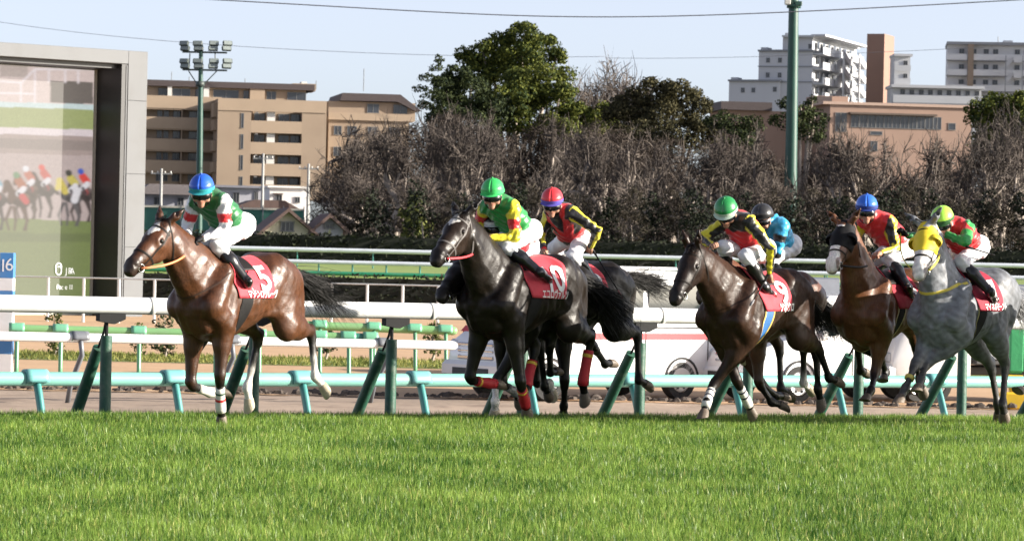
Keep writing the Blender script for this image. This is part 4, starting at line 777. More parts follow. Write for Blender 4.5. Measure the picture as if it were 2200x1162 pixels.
# ------------------------------------------------------------------ trees, shrubs, hedges
BARK = MM('bark', (.32, .27, .23), rough=.9, var=.3, scale=2); TWIG = MM('twig', (.11, .088, .074), rough=.9, var=.35, scale=.5); TWIGD = MM('twig_dark', (.060, .047, .040), rough=.9, var=.35, scale=.5)
PROTO = {}
def cx(a, b): return np.array([a[1] * b[2] - a[2] * b[1], a[2] * b[0] - a[0] * b[2], a[0] * b[1] - a[1] * b[0]])
def bare_mesh(seed, H=8.0, spread=.55, levels=6, rt=.20, up=.25, trunk=.28, nb=(2, 4)):
    r = random.Random(seed); T = MB(); W_ = MB()
    def rv(): return np.array([r.gauss(0, 1), r.gauss(0, 1), r.gauss(0, 1)])
    def grow(p, d, L, rad, lv):
        n = 3; pts = [p]; 
        for i in range(n): d = nrm(d + rv() * .22 + np.array([0, 0, up * .12])); pts.append(pts[-1] + d * L / n)
        (T if lv < 3 else W_).tube(pts, np.linspace(rad, rad * .62, n + 1), 6 if lv < 2 else (4 if lv < 4 else 3), False)
        if lv >= levels - 1:
            for j in range(2):
                q = pts[r.randint(0, 3)]; dd = nrm(d * .5 + rv() * .8 + np.array([0, 0, up * .1])); e = nrm(cx(dd, rv())) * .012; L2 = r.uniform(.2, .6); W_.add([q - e, q + e, q + dd * L2 + e * .4, q + dd * L2 - e * .4], [(0, 1, 2, 3)])
        if lv >= levels: return
        k = r.randint(*nb) if lv else r.randint(3, 5)
        for j in range(k):
            t = r.uniform(.45, 1.0) if j else 1.0; q = pts[0] + (pts[-1] - pts[0]) * t if t < 1 else pts[-1]; dd = nrm(d + rv() * spread * (1.25 if lv == 0 else 1.0) + np.array([0, 0, up * .6])); grow(q, dd, L * r.uniform(.58, .86), rad * r.uniform(.48, .66), lv + 1)
    grow(np.zeros(3), np.array([r.uniform(-.1, .1), r.uniform(-.1, .1), 1.0]), H * trunk, rt, 0)
    return T, W_
def bare_tree(kind, label, x, ytop, Y, wscale=1.0, rot=0.0, ground=.75, tw=None, flip=1):
    if kind not in PROTO:
        spec = {'spread': dict(H=8, spread=.62, levels=5, rt=.30, nb=(3, 4)), 'upright': dict(H=8, spread=.42, levels=5, rt=.24, up=.42, nb=(3, 4)), 'broad': dict(H=8, spread=.75, levels=5, rt=.34, up=.12, nb=(3, 4)), 'fine': dict(H=8, spread=.5, levels=6, rt=.22, up=.35, trunk=.22, nb=(2, 3)), 'fan': dict(H=8, spread=.55, levels=5, rt=.17, up=.34, trunk=.20, nb=(3, 5)), 'knotty': dict(H=8, spread=.85, levels=5, rt=.36, up=.2, trunk=.22, nb=(3, 4))}[kind]
        T, W_ = bare_mesh(sum(map(ord, kind)), **spec); zt = max(v[:, 2].max() for v in T.v + W_.v)
        for b in (T, W_): b.v = [v / zt for v in b.v]
        t = T.build('trunk', BARK, None, True); c = W_.build('crown', TWIG, None, False); PROTO[kind] = (t.data, c.data); bpy.data.objects.remove(t); bpy.data.objects.remove(c)
    p = P(x, 500, Y); p[2] = ground; hgt = P(x, ytop, Y)[2] - ground; root = empty('bare_tree', p, rot); tag(root, label, 'tree', 'bare winter trees behind the track'); root.scale = (hgt * wscale * flip, hgt * wscale, hgt)
    for nm, me in zip(('trunk', 'crown'), PROTO[kind]): o = bpy.data.objects.new(nm, me); COL.objects.link(o); o.parent = root
    if tw: o.material_slots[0].link = 'OBJECT'; o.material_slots[0].material = tw
    return root
def leaf_cloud(lobes, dens, size, seed, shell=.55, jit=.18, asp=(1.0, 1.0)):
    """lobes: (centre, radii); returns V, F of small leaf clump faces"""
    r = np.random.default_rng(seed); VV = []
    for c, rad in lobes:
        rad = np.asarray(rad, float); n = int(dens * (rad[0] * rad[1] + rad[1] * rad[2] + rad[0] * rad[2])); d = r.normal(size=(n, 3)); d /= np.linalg.norm(d, axis=1, keepdims=True)
        w_ = 1 + jit * (np.sin(d[:, 0] * 7 + c[0]) * np.sin(d[:, 1] * 6 + c[1]) + np.sin(d[:, 2] * 9 + c[2]) * .6); q = np.asarray(c) + d * rad * (r.uniform(shell, 1.0, n) ** .6 * w_)[:, None]
        nn_ = d + r.normal(size=(n, 3)) * .7; nn_ /= np.linalg.norm(nn_, axis=1, keepdims=True); a = np.cross(nn_, r.normal(size=(n, 3))); a /= np.linalg.norm(a, axis=1, keepdims=True); b = np.cross(nn_, a); s_ = (size * r.uniform(.5, 1.3, n))[:, None]; a = a * asp[0]; b = b * asp[1]
        VV.append(np.stack([q - a * s_ - b * s_ * .5, q + a * s_ * .9 - b * s_ * .6, q + a * s_ * .7 + b * s_ * .6, q - a * s_ * .8 + b * s_ * .55], 1).reshape(-1, 3))
    V = np.concatenate(VV); return V, np.arange(len(V)).reshape(-1, 4)
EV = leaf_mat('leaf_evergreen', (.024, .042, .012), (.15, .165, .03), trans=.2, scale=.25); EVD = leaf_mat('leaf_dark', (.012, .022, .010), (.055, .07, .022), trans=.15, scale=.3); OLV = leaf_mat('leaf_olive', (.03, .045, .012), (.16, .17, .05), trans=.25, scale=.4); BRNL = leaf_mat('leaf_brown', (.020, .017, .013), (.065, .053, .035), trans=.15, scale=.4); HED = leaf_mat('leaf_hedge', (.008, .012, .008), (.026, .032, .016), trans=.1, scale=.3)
def leafy(name, label, x, Y, lobes_px, dens, size, m, seed, group=None, trunk_r=.35, ground=.75, depth=.8, limbs=True, cat='tree', shell=.55, asp=(1.0, 1.0)):
    """lobes_px: (x, y, rx, ry) in photograph pixels at distance Y"""
    s = FPX / Y; p = P(x, 500, Y); p[2] = ground; root = empty(name, p); tag(root, label, cat, group); rr = random.Random(seed); L = []
    for cx_, cy, rx, ry in lobes_px: c = P(cx_, cy, Y) - p; c[1] = rr.uniform(-.35, .35) * rx / s; L.append((c, (rx / s, max(rx, ry) / s * depth, ry / s)))
    S_ = []
    for c, rad in L:
        S_.append((c, tuple(q * .82 for q in rad)))
        for _ in range(11):
            d = nrm([rr.gauss(0, 1), rr.gauss(0, 1) - .5, rr.gauss(0, 1) + .2]); f = rr.uniform(.30, .50); S_.append((c + d * np.array(rad) * .80, tuple(min(rad) * f * q for q in (1.15, 1.1, .85))))
    V, Q = leaf_cloud(S_, dens, size, seed, shell, asp=asp); arr_mesh('crown', V, Q, m, root, None, False)
    T = MB(); top = max(c[2] for c, _ in L)
    T.tube([(0, 0, -.2), (.1, 0, top * .3), (0, .1, top * .6)], [trunk_r, trunk_r * .75, trunk_r * .5], 8)
    if limbs:
        for c, rad in L: T.tube([(0, 0, top * .28), (c[0] * .5, c[1] * .5, c[2] * .6), tuple(c), tuple(c + np.array([rr.uniform(-.4, .4) * rad[0], 0, rad[2] * .6]))], [trunk_r * .5, trunk_r * .38, trunk_r * .22, .03], 6)
    T.build('trunk' if cat == 'tree' else 'stem', BARK, root, True); return root
if 'trees' not in SKIP:
    leafy('evergreen_tree', 'tall round-headed evergreen tree towering over the bare trees', 1100, 250, [(1125, 82, 52, 30), (1085, 100, 60, 34), (1160, 110, 58, 36), (1040, 122, 62, 36), (1115, 128, 80, 36), (1005, 130, 32, 22), (1195, 122, 26, 22), (1060, 150, 58, 30), (1110, 165, 70, 30), (1030, 165, 46, 26)], 230, .09, EV, 1, 'evergreen trees', .45, limbs=True)
    leafy('evergreen_tree', 'full dark evergreen below the round-headed one', 1150, 244, [(1180, 180, 60, 50), (1130, 195, 60, 45), (1200, 215, 42, 40), (1090, 220, 70, 45), (1235, 245, 40, 30), (1290, 255, 40, 34), (1120, 265, 80, 40), (1200, 280, 70, 40)], 230, .09, EV, 2, 'evergreen trees', .35)
    leafy('evergreen_tree', 'dark ragged evergreen left of the round-headed one', 1000, 242, [(985, 165, 36, 26), (1010, 200, 60, 36), (960, 190, 40, 30), (1040, 230, 70, 36), (965, 225, 46, 34), (1010, 270, 80, 40), (950, 265, 40, 36)], 220, .09, EVD, 3, 'evergreen trees', .35)
    leafy('pine_tree', 'spiky dark pine at the left of the evergreens', 935, 238, [(943, 128, 12, 10), (938, 146, 20, 10), (915, 168, 26, 10), (950, 178, 30, 12), (905, 192, 22, 9), (938, 206, 38, 13), (914, 226, 28, 12), (955, 236, 38, 16)], 230, .07, EVD, 4, None, .16, limbs=False)
    leafy('evergreen_tree', 'broad brownish evergreen right of the bare crown', 1430, 236, [(1400, 205, 60, 34), (1450, 200, 60, 32), (1490, 225, 48, 32), (1360, 225, 50, 36), (1430, 250, 90, 40), (1340, 255, 50, 35), (1400, 300, 110, 44), (1490, 290, 60, 44)], 220, .085, leaf_mat('leaf_russet', (.026, .026, .013), (.105, .092, .042), trans=.2, scale=.3), 5, 'evergreen trees', .35)
    leafy('evergreen_tree', 'low dark evergreen left of the tall mast', 1580, 232, [(1575, 262, 40, 24), (1610, 272, 36, 24), (1545, 262, 34, 26), (1590, 300, 50, 26)], 160, .08, EVD, 6, 'evergreen trees', .3)
    leafy('evergreen_tree', 'dark conifer behind the tall mast', 1715, 228, [(1690, 222, 22, 16), (1720, 240, 36, 20), (1750, 255, 32, 22), (1690, 262, 46, 24), (1735, 285, 48, 26), (1745, 215, 14, 14)], 160, .08, EVD, 7, 'evergreen trees', .3)
    leafy('evergreen_tree', 'green-topped evergreen at the right edge', 2150, 226, [(2110, 232, 40, 26), (2150, 222, 46, 26), (2190, 228, 46, 30), (2130, 262, 60, 30), (2195, 268, 60, 34), (2220, 225, 40, 30), (2150, 310, 80, 40), (2200, 330, 70, 44)], 230, .09, EV, 8, 'evergreen trees', .35)
    leafy('conical_shrub', 'bright olive conical shrub at the foot of the trees', 890, 182, [(890, 440, 16, 20), (886, 465, 28, 22), (893, 492, 38, 24), (890, 515, 42, 20)], 60, .14, OLV, 9, None, .12, cat='shrub')
    bare_tree('fan', 'pale bare tree with a rounded fine crown beside the tall evergreen', 1312, 92, 262, .62, .4); bare_tree('fan', 'right-hand pale bare tree of the rounded pair', 1392, 98, 266, .62, 2.0); bare_tree('fan', 'pale bare tree squeezed beside the evergreen crown', 1258, 112, 258, .45, 1.0)
    front = [(735, 275, 205), (790, 244, 214), (846, 262, 200), (888, 240, 216), (940, 252, 198), (985, 230, 208), (1040, 238, 196), (1095, 232, 212), (1150, 258, 200), (1205, 252, 214), (1258, 268, 198), (1318, 272, 208), (1375, 264, 196), (1430, 280, 204), (1490, 286, 194), (1545, 282, 210), (1602, 300, 196), (1655, 276, 206), (1760, 296, 204), (1800, 285, 196), (1840, 300, 203), (1880, 268, 192), (1925, 290, 206), (1968, 275, 199), (2008, 290, 196), (2045, 258, 190), (2100, 246, 202), (2160, 234, 192), (2225, 222, 206)]
    low = [(748, 350, 190), (815, 345, 188), (905, 350, 190), (1010, 335, 187), (1120, 345, 189), (1230, 350, 187), (1345, 345, 189), (1460, 350, 187), (1575, 355, 189), (1690, 350, 190), (1785, 365, 188), (1860, 372, 187), (1960, 372, 189), (2030, 345, 187), (2130, 330, 189), (2200, 330, 187)]
    kinds = ['spread', 'knotty', 'broad', 'knotty', 'spread', 'broad', 'fine']; side = ['slender', 'gnarled', 'wide-crowned', 'crooked', 'pale', 'dense', 'finely twigged']
    for i, (x, yt, Y) in enumerate(front): bare_tree(kinds[i % 7], '%s bare tree, %s from the left in the tall row behind the track' % (side[i % 7], ORD[i]), x, yt - random.uniform(8, 38), Y, random.uniform(.50, .68), random.uniform(0, 6.28), tw=TWIGD if i % 3 else None)
    for i, (x, yt, Y) in enumerate(low): bare_tree(kinds[(i * 3 + 1) % 7], 'low %s bare tree, %s from the left in the front row' % (side[(i * 3 + 1) % 7], ORD[i]), x, yt, Y, random.uniform(.75, .95), random.uniform(0, 6.28), tw=TWIGD if i % 2 else None)
    # dense dim growth behind the bare trees
    rw = random.Random(12); lob = []
    for x in range(690, 2290, 26):
        yt = np.interp(x, [690, 740, 800, 900, 1250, 1500, 1640, 1760, 1900, 2050, 2120, 2290], [430, 350, 312, 268, 285, 330, 355, 365, 390, 375, 335, 315]) + rw.uniform(-26, 26); Yd = rw.uniform(219, 232); sc = FPX / Yd
        for y in np.arange(yt, 520, 44): c = P(x + rw.uniform(-12, 12), y + 24, Yd); lob.append((c, (rw.uniform(30, 44) / sc, rw.uniform(30, 44) / sc, rw.uniform(30, 40) / sc)))
    V, Q = leaf_cloud(lob, 72, .13, 77, .45, asp=(3.2, .26)); tag(arr_mesh('thicket', V, Q, leaf_mat('thicket_twigs', (.028, .021, .017), (.090, .070, .056), trans=.1, scale=.3), None, None, False), 'dim brown thicket behind the bare trees', 'thicket', kind='stuff')
    # understory shrubs
    for i, x in enumerate(range(756, 2260, 50)):
        yt = 440 + random.uniform(-22, 18); w_ = random.uniform(34, 52)
        leafy('shrub', 'dark %s shrub, %s from the left in the row under the bare trees' % (('brown', 'green', 'twiggy', 'dense')[i % 4], ORD[i]), x, random.uniform(178, 186), [(x + random.uniform(-10, 10), yt + 20, w_ * .9, 34), (x, yt + 62, w_ * 1.15, 42), (x + random.uniform(-20, 20), yt - 6, w_ * .6, 30)], 60, .08, (BRNL, HED, BRNL, HED)[i % 4], 40 + i, 'dark shrubs under the bare trees', .08, limbs=False, cat='shrub', asp=(2.4, .35) if i % 2 == 0 else (1.0, 1.0))
    # hedges
    def hedge(label, Y, x0, x1, ytop_z, ground, thick, m, seed, dens=70, size=.12):
        a, b = P(x0, 560, Y), P(x1, 560, Y); r = np.random.default_rng(seed); L = b[0] - a[0]; h_ = ytop_z - ground; root = empty('hedge', ((a[0] + b[0]) / 2, Y, ground)); tag(root, label, 'hedge'); n = int(L * h_ * dens)
        x = r.uniform(-L / 2, L / 2, n); top = r.uniform(size=n) < .25; z = np.where(top, h_ * (1 + .03 * np.sin(x * 2.1) + .02 * np.sin(x * 5.3)), r.uniform(0, h_, n)); y = np.where(top, r.uniform(-thick / 2, thick / 2, n), -thick / 2 + r.normal(0, .05, n))
        q = np.stack([x, y, z + r.normal(0, .04, n)], 1); u1 = r.normal(size=(n, 3)); u1 /= np.linalg.norm(u1, axis=1, keepdims=True); u2 = np.cross(u1, r.normal(size=(n, 3))); u2 /= np.linalg.norm(u2, axis=1, keepdims=True); s_ = (size * r.uniform(.6, 1.3, n))[:, None]
        arr_mesh('foliage', np.stack([q - u1 * s_, q - u2 * s_ * .5, q + u1 * s_, q + u2 * s_ * .5], 1).reshape(-1, 3), np.arange(4 * n).reshape(-1, 4), m, root, None, False)
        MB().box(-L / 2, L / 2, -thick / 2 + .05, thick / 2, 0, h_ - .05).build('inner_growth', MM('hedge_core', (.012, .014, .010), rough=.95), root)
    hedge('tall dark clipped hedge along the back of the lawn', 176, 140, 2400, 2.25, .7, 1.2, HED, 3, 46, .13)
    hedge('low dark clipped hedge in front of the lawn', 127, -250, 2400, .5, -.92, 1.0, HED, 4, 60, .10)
    for i, (x, y0, y1, w_) in enumerate(((118, 655, 786, 24), (355, 668, 778, 30), (300, 690, 776, 18), (700, 700, 770, 26), (930, 690, 776, 26))):
        Y = 73 + i * .6; yc = (y0 + y1) / 2
        leafy('young_shrub', 'young evergreen shrub on the grass strip, %s from the left' % ORD[sorted((118, 355, 300, 700, 930)).index(x)], x, Y, [(x, y0 + 22, w_ * .8, 22), (x - 4, yc + 5, w_, 26), (x + 5, y1 - 30, w_ * .8, 20)], 420, .035, EVD if i % 2 else OLV, 90 + i, 'young shrubs on the grass strip', .04, ground=-.94, cat='shrub')
# ------------------------------------------------------------------ horses
def coat_mat(name, rough=.40, var=.28):
    m = mat(name, (1, 1, 1), rough=rough, var=var, scale=3.5, bump=.12, bscale=55, attr=True, coat=.0, spec=.42)
    n = m.node_tree.nodes; L = m.node_tree.links; b = n['Principled BSDF']; src = b.inputs['Base Color'].links[0].from_socket      # hair streaks and damp patches
    tc = n.new('ShaderNodeTexCoord'); mp = n.new('ShaderNodeMapping'); mp.inputs['Scale'].default_value = (30, 60, 9); L.new(tc.outputs['Object'], mp.inputs['Vector'])
    nz = n.new('ShaderNodeTexNoise'); nz.inputs['Scale'].default_value = 1.6; nz.inputs['Detail'].default_value = 4; L.new(mp.outputs[0], nz.inputs['Vector'])
    mr = n.new('ShaderNodeMapRange'); mr.inputs['From Min'].default_value = .3; mr.inputs['From Max'].default_value = .7; mr.inputs['To Min'].default_value = .72; mr.inputs['To Max'].default_value = 1.28; L.new(nz.outputs['Fac'], mr.inputs['Value'])
    mx = n.new('ShaderNodeMix'); mx.data_type = 'RGBA'; mx.blend_type = 'MULTIPLY'; mx.inputs[0].default_value = 1; L.new(src, mx.inputs[6]); L.new(mr.outputs[0], mx.inputs[7]); L.new(mx.outputs[2], b.inputs['Base Color'])
    n2 = n.new('ShaderNodeTexNoise'); n2.inputs['Scale'].default_value = 5.5; n2.inputs['Detail'].default_value = 5; L.new(tc.outputs['Object'], n2.inputs['Vector'])
    m2 = n.new('ShaderNodeMapRange'); m2.inputs['From Min'].default_value = .35; m2.inputs['From Max'].default_value = .65; m2.inputs['To Min'].default_value = rough - .06; m2.inputs['To Max'].default_value = rough + .14; L.new(n2.outputs['Fac'], m2.inputs['Value']); L.new(m2.outputs[0], b.inputs['Roughness'])
    return m
M['coat'] = coat_mat('coat'); M['coat_dark'] = coat_mat('coat_dark', .40); M['coat_dark'].node_tree.nodes['Principled BSDF'].inputs['Specular IOR Level'].default_value = .24; M['coat_gray'] = mat('coat_gray', (1, 1, 1), rough=.5, var=.34, scale=16, attr=True, bump=.12, bscale=40)
M['hair_black'] = mat('hair_black', (.007, .006, .0055), rough=.5, var=.3, scale=20, spec=.3)
M['hair_gray'] = mat('hair_gray', (.3, .3, .31), rough=.5, var=.3, scale=20)
M['leather'] = mat('leather', (.010, .008, .007), rough=.5, var=.2, scale=30, spec=.25)
M['steel'] = mat('steel', (.55, .55, .55), rough=.25, metal=1.0, var=.1)
M['eye'] = mat('eye', (.008, .005, .004), rough=.08, var=.05)
M['hoof'] = mat('hoof', (.13, .10, .075), rough=.55, var=.35, scale=14, bump=.2, bscale=60)
M['hoof_pale'] = mat('hoof_pale', (.42, .36, .26), rough=.55, var=.3, scale=14, bump=.2, bscale=60)
M['cloth_red'] = mat('cloth_red', (.56, .035, .055), rough=.7, var=.12, scale=9, bump=.25, bscale=8, sheen=.1)
M['print_white'] = mat('print_white', (.8, .79, .76), rough=.7, var=.04)
def cmat(key, col, **k): return MM('c_' + key, col, rough=k.pop('rough', .6), var=.08, scale=12, spec=.12 if max(col) < .05 else .4, **k)
WHITE = (.70, .67, .62)
def leg_joints(h, spec, side, front):
    """spec: pixel joints; front [knee, fetlock, hoof], hind [hock, fetlock, hoof]; returns local joints"""
    k = h.k; sb = side
    if front:
        el = h.T(.44, .175 * sb, .90); b = .15 * sb * k
        kn = h.reach(el, *spec[0], .42 * k, b); fe = h.reach(kn, *spec[1], .285 * k, spec[3] * k if len(spec) > 3 else b); ho = h.reach(fe, *spec[2], .19 * k, fe[1])
        return dict(front=True, el=el, kn=kn, fe=fe, ho=ho, side=sb)
    hip = h.T(-.50, .13 * sb, 1.28); b = (.15 * sb if len(spec) < 4 else spec[3]) * k
    hk = h.px(*spec[0], b); st = ik(hip, hk, .40 * k, .46 * k, (1, .15 * sb, .1))
    dd = hk - st; hk = st + nrm(dd) * min(max(np.linalg.norm(dd), .42 * k), .50 * k) if abs(np.linalg.norm(dd) - .46 * k) > .06 else hk
    fe = h.reach(hk, *spec[1], .41 * k, b); ho = h.reach(fe, *spec[2], .20 * k, fe[1])
    return dict(front=False, hip=hip, st=st, hk=hk, fe=fe, ho=ho, side=sb)
def add_leg(S, J, k, coat, point, sock, sockt):
    """point: colour of the lower leg, sock: colour below sockt (0..1 of the cannon) or None"""
    c = S.cone; lc = np.asarray(point); cc = np.asarray(coat); md = cc * .45 + lc * .55
    lo = lc if sock is None else np.asarray(sock)
    if J['front']:
        el, kn, fe, ho = J['el'], J['kn'], J['fe'], J['ho']; u = kn - el; ax = nrm(np.cross(u, (0, 1, 0))); 
        c(el + (0, 0, .06 * k), el + u * .35, .105 * k, .085 * k, .08, .8, c=cc)
        c(el + u * .1, el + u * .95, .088 * k, .046 * k, .05, c=cc, c2=md)
        c(el + u * .15 + ax * .03 * k, el + u * .55 + ax * .015 * k, .05 * k, .035 * k, .03, c=cc, c2=cc)
        jn = kn; up = kn; r0 = .036 * k
        c(el + u * .93, kn + nrm(fe - kn) * .045 * k, .049 * k, .043 * k, .03, c=md, c2=lc)
    else:
        hip, st, hk, fe, ho = J['hip'], J['st'], J['hk'], J['fe'], J['ho']; u = hk - st; sb = J['side']
        c(hip, st, .205 * k, .125 * k, .055, .72, c=cc)
        bt = hip + np.array([-.20, -.01 * sb, -.02]) * k
        c(bt, st + u * .42, .155 * k, .09 * k, .045, .7, c=cc)
        c(hip + np.array([.14, .02 * sb, .02]) * k, st + np.array([.03, 0, .05]) * k, .14 * k, .10 * k, .10, .7, c=cc)
        c(st, st + u * .45, .122 * k, .098 * k, .06, .8, c=cc)
        c(st + u * .3, hk - u * .06, .096 * k, .05 * k, .05, c=cc, c2=md)
        # point of the hock and its tendon, on the far side of the bend
        bend = nrm(nrm(fe - hk) + nrm(st - hk)); pt = hk - bend * .055 * k + nrm(st - hk) * .035 * k
        c(pt, st + u * .55 - bend * .03 * k, .021 * k, .03 * k, .03, c=md, c2=cc)
        c(pt, hk - bend * .02 * k + nrm(fe - hk) * .07 * k, .026 * k, .03 * k, .03, c=lc)
        c(hk - u * .05, hk + nrm(fe - hk) * .06 * k, .052 * k, .045 * k, .03, .85, c=md, c2=lc)
        kn = hk; r0 = .038 * k
    v = fe - kn; bd = nrm(np.cross((0, 1, 0), v)); bd = bd if bd[0] < 0 or abs(bd[0]) < .3 and bd[2] > 0 else bd
    ts = sockt if sock is not None else 1.0
    c(kn + v * .1, kn + v * ts, r0, .031 * k if ts > .9 else .034 * k, .025, .85, c=lc)
    if sock is not None: c(kn + v * ts, fe, .033 * k, .031 * k, .02, .85, c=lo)
    c(kn + v * .15 + bd * .018 * k, fe + bd * .008 * k, .02 * k, .022 * k, .02, c=lc if sock is None or ts > .6 else lo)
    c(fe - v * .05, fe + v * .02, .043 * k, .043 * k, .025, .9, c=lo)
    p = ho - fe; c(fe, fe + p * .6, .038 * k, .037 * k, .025, c=lo)
def hoof_mesh(J, k):
    fe, ho = J['fe'], J['ho']; p = nrm(ho - fe); lat = nrm(np.array([0, 1, 0]) - p[1] * p); toe = np.cross(lat, p) ; toe = toe if toe @ np.array([-p[2], 0, p[0]]) > 0 else -toe
    sole = nrm(.77 * p - .64 * toe); L = np.linalg.norm(ho - fe)
    up_t = nrm(toe - (toe @ sole) * sole); V = []; n = 14
    c0 = fe + p * L * .52; c1 = ho + toe * .012 * k
    rings = [(c0, p, .040, .040), (c0 + (c1 - c0) * .12, nrm(p * .9 + sole * .1), .047, .045), (c0 + (c1 - c0) * .9, sole, .066, .06), (c1, sole, .067, .061), (c1 - sole * .004 * k, sole, .05, .046)]
    for c, nn, ra, rb in rings:
        t_ = nrm(toe - (toe @ nn) * nn)
        for i in range(n): a = 2 * math.pi * i / n; V.append(c + k * (ra * math.cos(a) * t_ + rb * math.sin(a) * lat))
    Fc = [(i * n + j, i * n + (j + 1) % n, (i + 1) * n + (j + 1) % n, (i + 1) * n + j) for i in range(len(rings) - 1) for j in range(n)] + [tuple(range(n)), tuple((len(rings) - 1) * n + j for j in range(n))]
    return MB().add(V, Fc)
def strands(name, roots, dirs, lens, rad, m, parent, droop=.25, seg=7, wig=.03, rng=None, spread=0.0, sides=3):
    """hair: many thin tapered strands, one mesh"""
    rng = rng or RNG; n = len(roots); t = np.linspace(0, 1, seg)[None, :, None]
    dirs = dirs / np.linalg.norm(dirs, axis=1, keepdims=True); lens = np.asarray(lens)[:, None, None]
    side = rng.normal(size=(n, 1, 3)) * wig; ph = rng.uniform(0, 6.28, (n, 1, 1)); fr = rng.uniform(2, 5, (n, 1, 1))
    pts = roots[:, None, :] + dirs[:, None, :] * t * lens + side * np.sin(ph + fr * t) * t * lens * 2 + np.array([0, 0, -1.0]) * droop * t ** 2 * lens
    if spread: pts = pts + (rng.normal(size=(n, 1, 3)) * spread) * t ** 1.5
    rr = (rad * (1 - .85 * t ** 2)); tn = np.gradient(pts, axis=1); tn /= np.linalg.norm(tn, axis=2, keepdims=True) + 1e-9
    e1 = np.cross(tn, rng.normal(size=(n, 1, 3))); e1 /= np.linalg.norm(e1, axis=2, keepdims=True) + 1e-9; e2 = np.cross(tn, e1)
    V = np.stack([pts + rr * (math.cos(a) * e1 + math.sin(a) * e2) for a in (2 * math.pi * i / sides for i in range(sides))], 2)
    b = (np.arange(n)[:, None, None] * seg + np.arange(seg - 1)[None, :, None]) * sides; i = np.arange(sides)[None, None, :]; j = (i + 1) % sides
    Fc = np.stack([b + i, b + j, b + sides + j, b + sides + i], -1).reshape(-1, 4)
    return arr_mesh(name, V.reshape(-1, 3), Fc, m, parent)
def band(S, O, D, width_dir, wd, off, inflate=0.0, cols=3, tmax=.6, thick=.004, closed=True):
    """strap laid on the body: rays O,D (n,3) swept over width_dir*wd"""
    O = np.asarray(O, float); D = np.asarray(D, float); rows = []
    for c in np.linspace(-.5, .5, cols):
        p, d = S.march(O + np.asarray(width_dir) * wd * c, D, tmax); rows.append(p + d * (off if 0 < (c + .5) < 1 else off * .7))
    G = np.stack(rows, 1)
    if closed: G = np.concatenate([G, G[:1]], 0)
    return G
HEADS = {}
def build_horse(name, h, poll, muz, legs, coat, point, label, group=None, neck_up=.0, face=None, socks={}, bandages={}, ears='back', gray=False, tail=(-1, 0, -.35, .72), mane=True, cloth=None, girth=None, rein_col=(.02, .016, .014),
                hood=None, star=None, blaze=None, muzzle=None, neckstrap=None, hres=.0148, noseband=True, poll_b=0.0, saddle=True, hind_bound=None, headlen=.65, bridle_col=None):
    k = h.k; S = Solid(); cc = np.asarray(coat, float); ptc = np.asarray(point, float)
    root = empty(name, h.C, h.rz); tag(root, label, 'horse', group)
    # trunk
    a_ = TRUNK[:, 0]; tab = [cr_spline(a_, TRUNK[:, i]) for i in range(1, 6)]; xs = tab[0][0]; cp, sp = math.cos(h.pt), math.sin(h.pt)
    def trunk(X):
        x = X[..., 0] / k; z = (X[..., 2] - h.dz) / k - 1.2; a = (x * cp + z * sp) / AS; c = -x * sp + z * cp + 1.2; b = X[..., 1] / k
        top, bot, w_, eu, ed = [np.interp(a, xs, q[1]) for q in tab]; zc = bot + (top - bot) * .5; rz = np.maximum((top - bot) * .5, .02)
        v = np.clip((c - zc) / rz, -1.2, 1.2); wv = np.maximum(w_ * (1 - np.where(v > 0, eu * v * v, ed * v * v)), .02)
        rr = np.sqrt((b / wv) ** 2 + ((c - zc) / rz) ** 2 + 1e-9); d = (rr - 1) * np.minimum(wv, rz) * .9
        d = np.maximum(d, np.maximum(a - .80, -.86 - a)); return d * k
    S.func(trunk, h.T(-.9, -.34, .6) - .1, h.T(.9, .34, 1.7) + .1, .06, cc)
    for sb in (1, -1):
        S.cone(h.T(.46, .17 * sb, 1.36), h.T(.66, .185 * sb, 1.08), .10 * k, .122 * k, .035, c=cc)      # shoulder
        S.cone(h.T(.66, .18 * sb, 1.06), h.T(.46, .19 * sb, .92), .115 * k, .10 * k, .035, c=cc)       # upper arm
        S.cone(h.T(.38, .20 * sb, 1.22), h.T(.40, .205 * sb, 1.00), .07 * k, .078 * k, .025, c=cc)     # triceps
        S.cone(h.T(.72, .085 * sb, 1.06), h.T(.62, .09 * sb, .90), .095 * k, .085 * k, .018, c=cc)    # breast
        S.cone(h.T(-.74, .095 * sb, 1.36), h.T(-.715, .135 * sb, 1.06), .065 * k, .058 * k, .02, c=cc)
        S.cone(h.T(-.58, .175 * sb, 1.38), h.T(-.56, .205 * sb, 1.10), .075 * k, .07 * k, .022, c=cc)
        S.cone(h.T(.44, .20 * sb, 1.43), h.T(.60, .232 * sb, 1.16), .028 * k, .035 * k, .035, c=cc)
        S.cone(h.T(.33, .215 * sb, 1.14), h.T(.43, .212 * sb, .98), .055 * k, .062 * k, .014, c=cc)
        S.cone(h.T(-.20, .20 * sb, 1.02), h.T(-.36, .19 * sb, 1.04), .05 * k, .06 * k, .04, c=cc)
        S.cone(h.T(-.42, .13 * sb, 1.41), h.T(-.66, .12 * sb, 1.32), .155 * k, .14 * k, .07, c=cc)    # croup muscles
        S.ball(h.T(-.30, .215 * sb, 1.42), .05 * k, .06, c=cc)                                       # point of the hip
        for j in range(6): S.cone(h.T(.16 - j * .075, .262 * sb, 1.26), h.T(.12 - j * .085, .25 * sb, 1.0 + .02 * j), .012 * k, .012 * k, .05, c=cc)
    # head frame
    pl = h.px(*poll, poll_b); mz = h.reach(pl, *muz, headlen * k, pl[1]); hd = nrm(mz - pl); sd = nrm(np.array([0, 1, 0]) - hd[1] * hd); nn = np.cross(hd, sd)
    HK = k * headlen / .60
    H = lambda a, n, s=0.0: pl + (hd * a + nn * n + sd * s) * HK
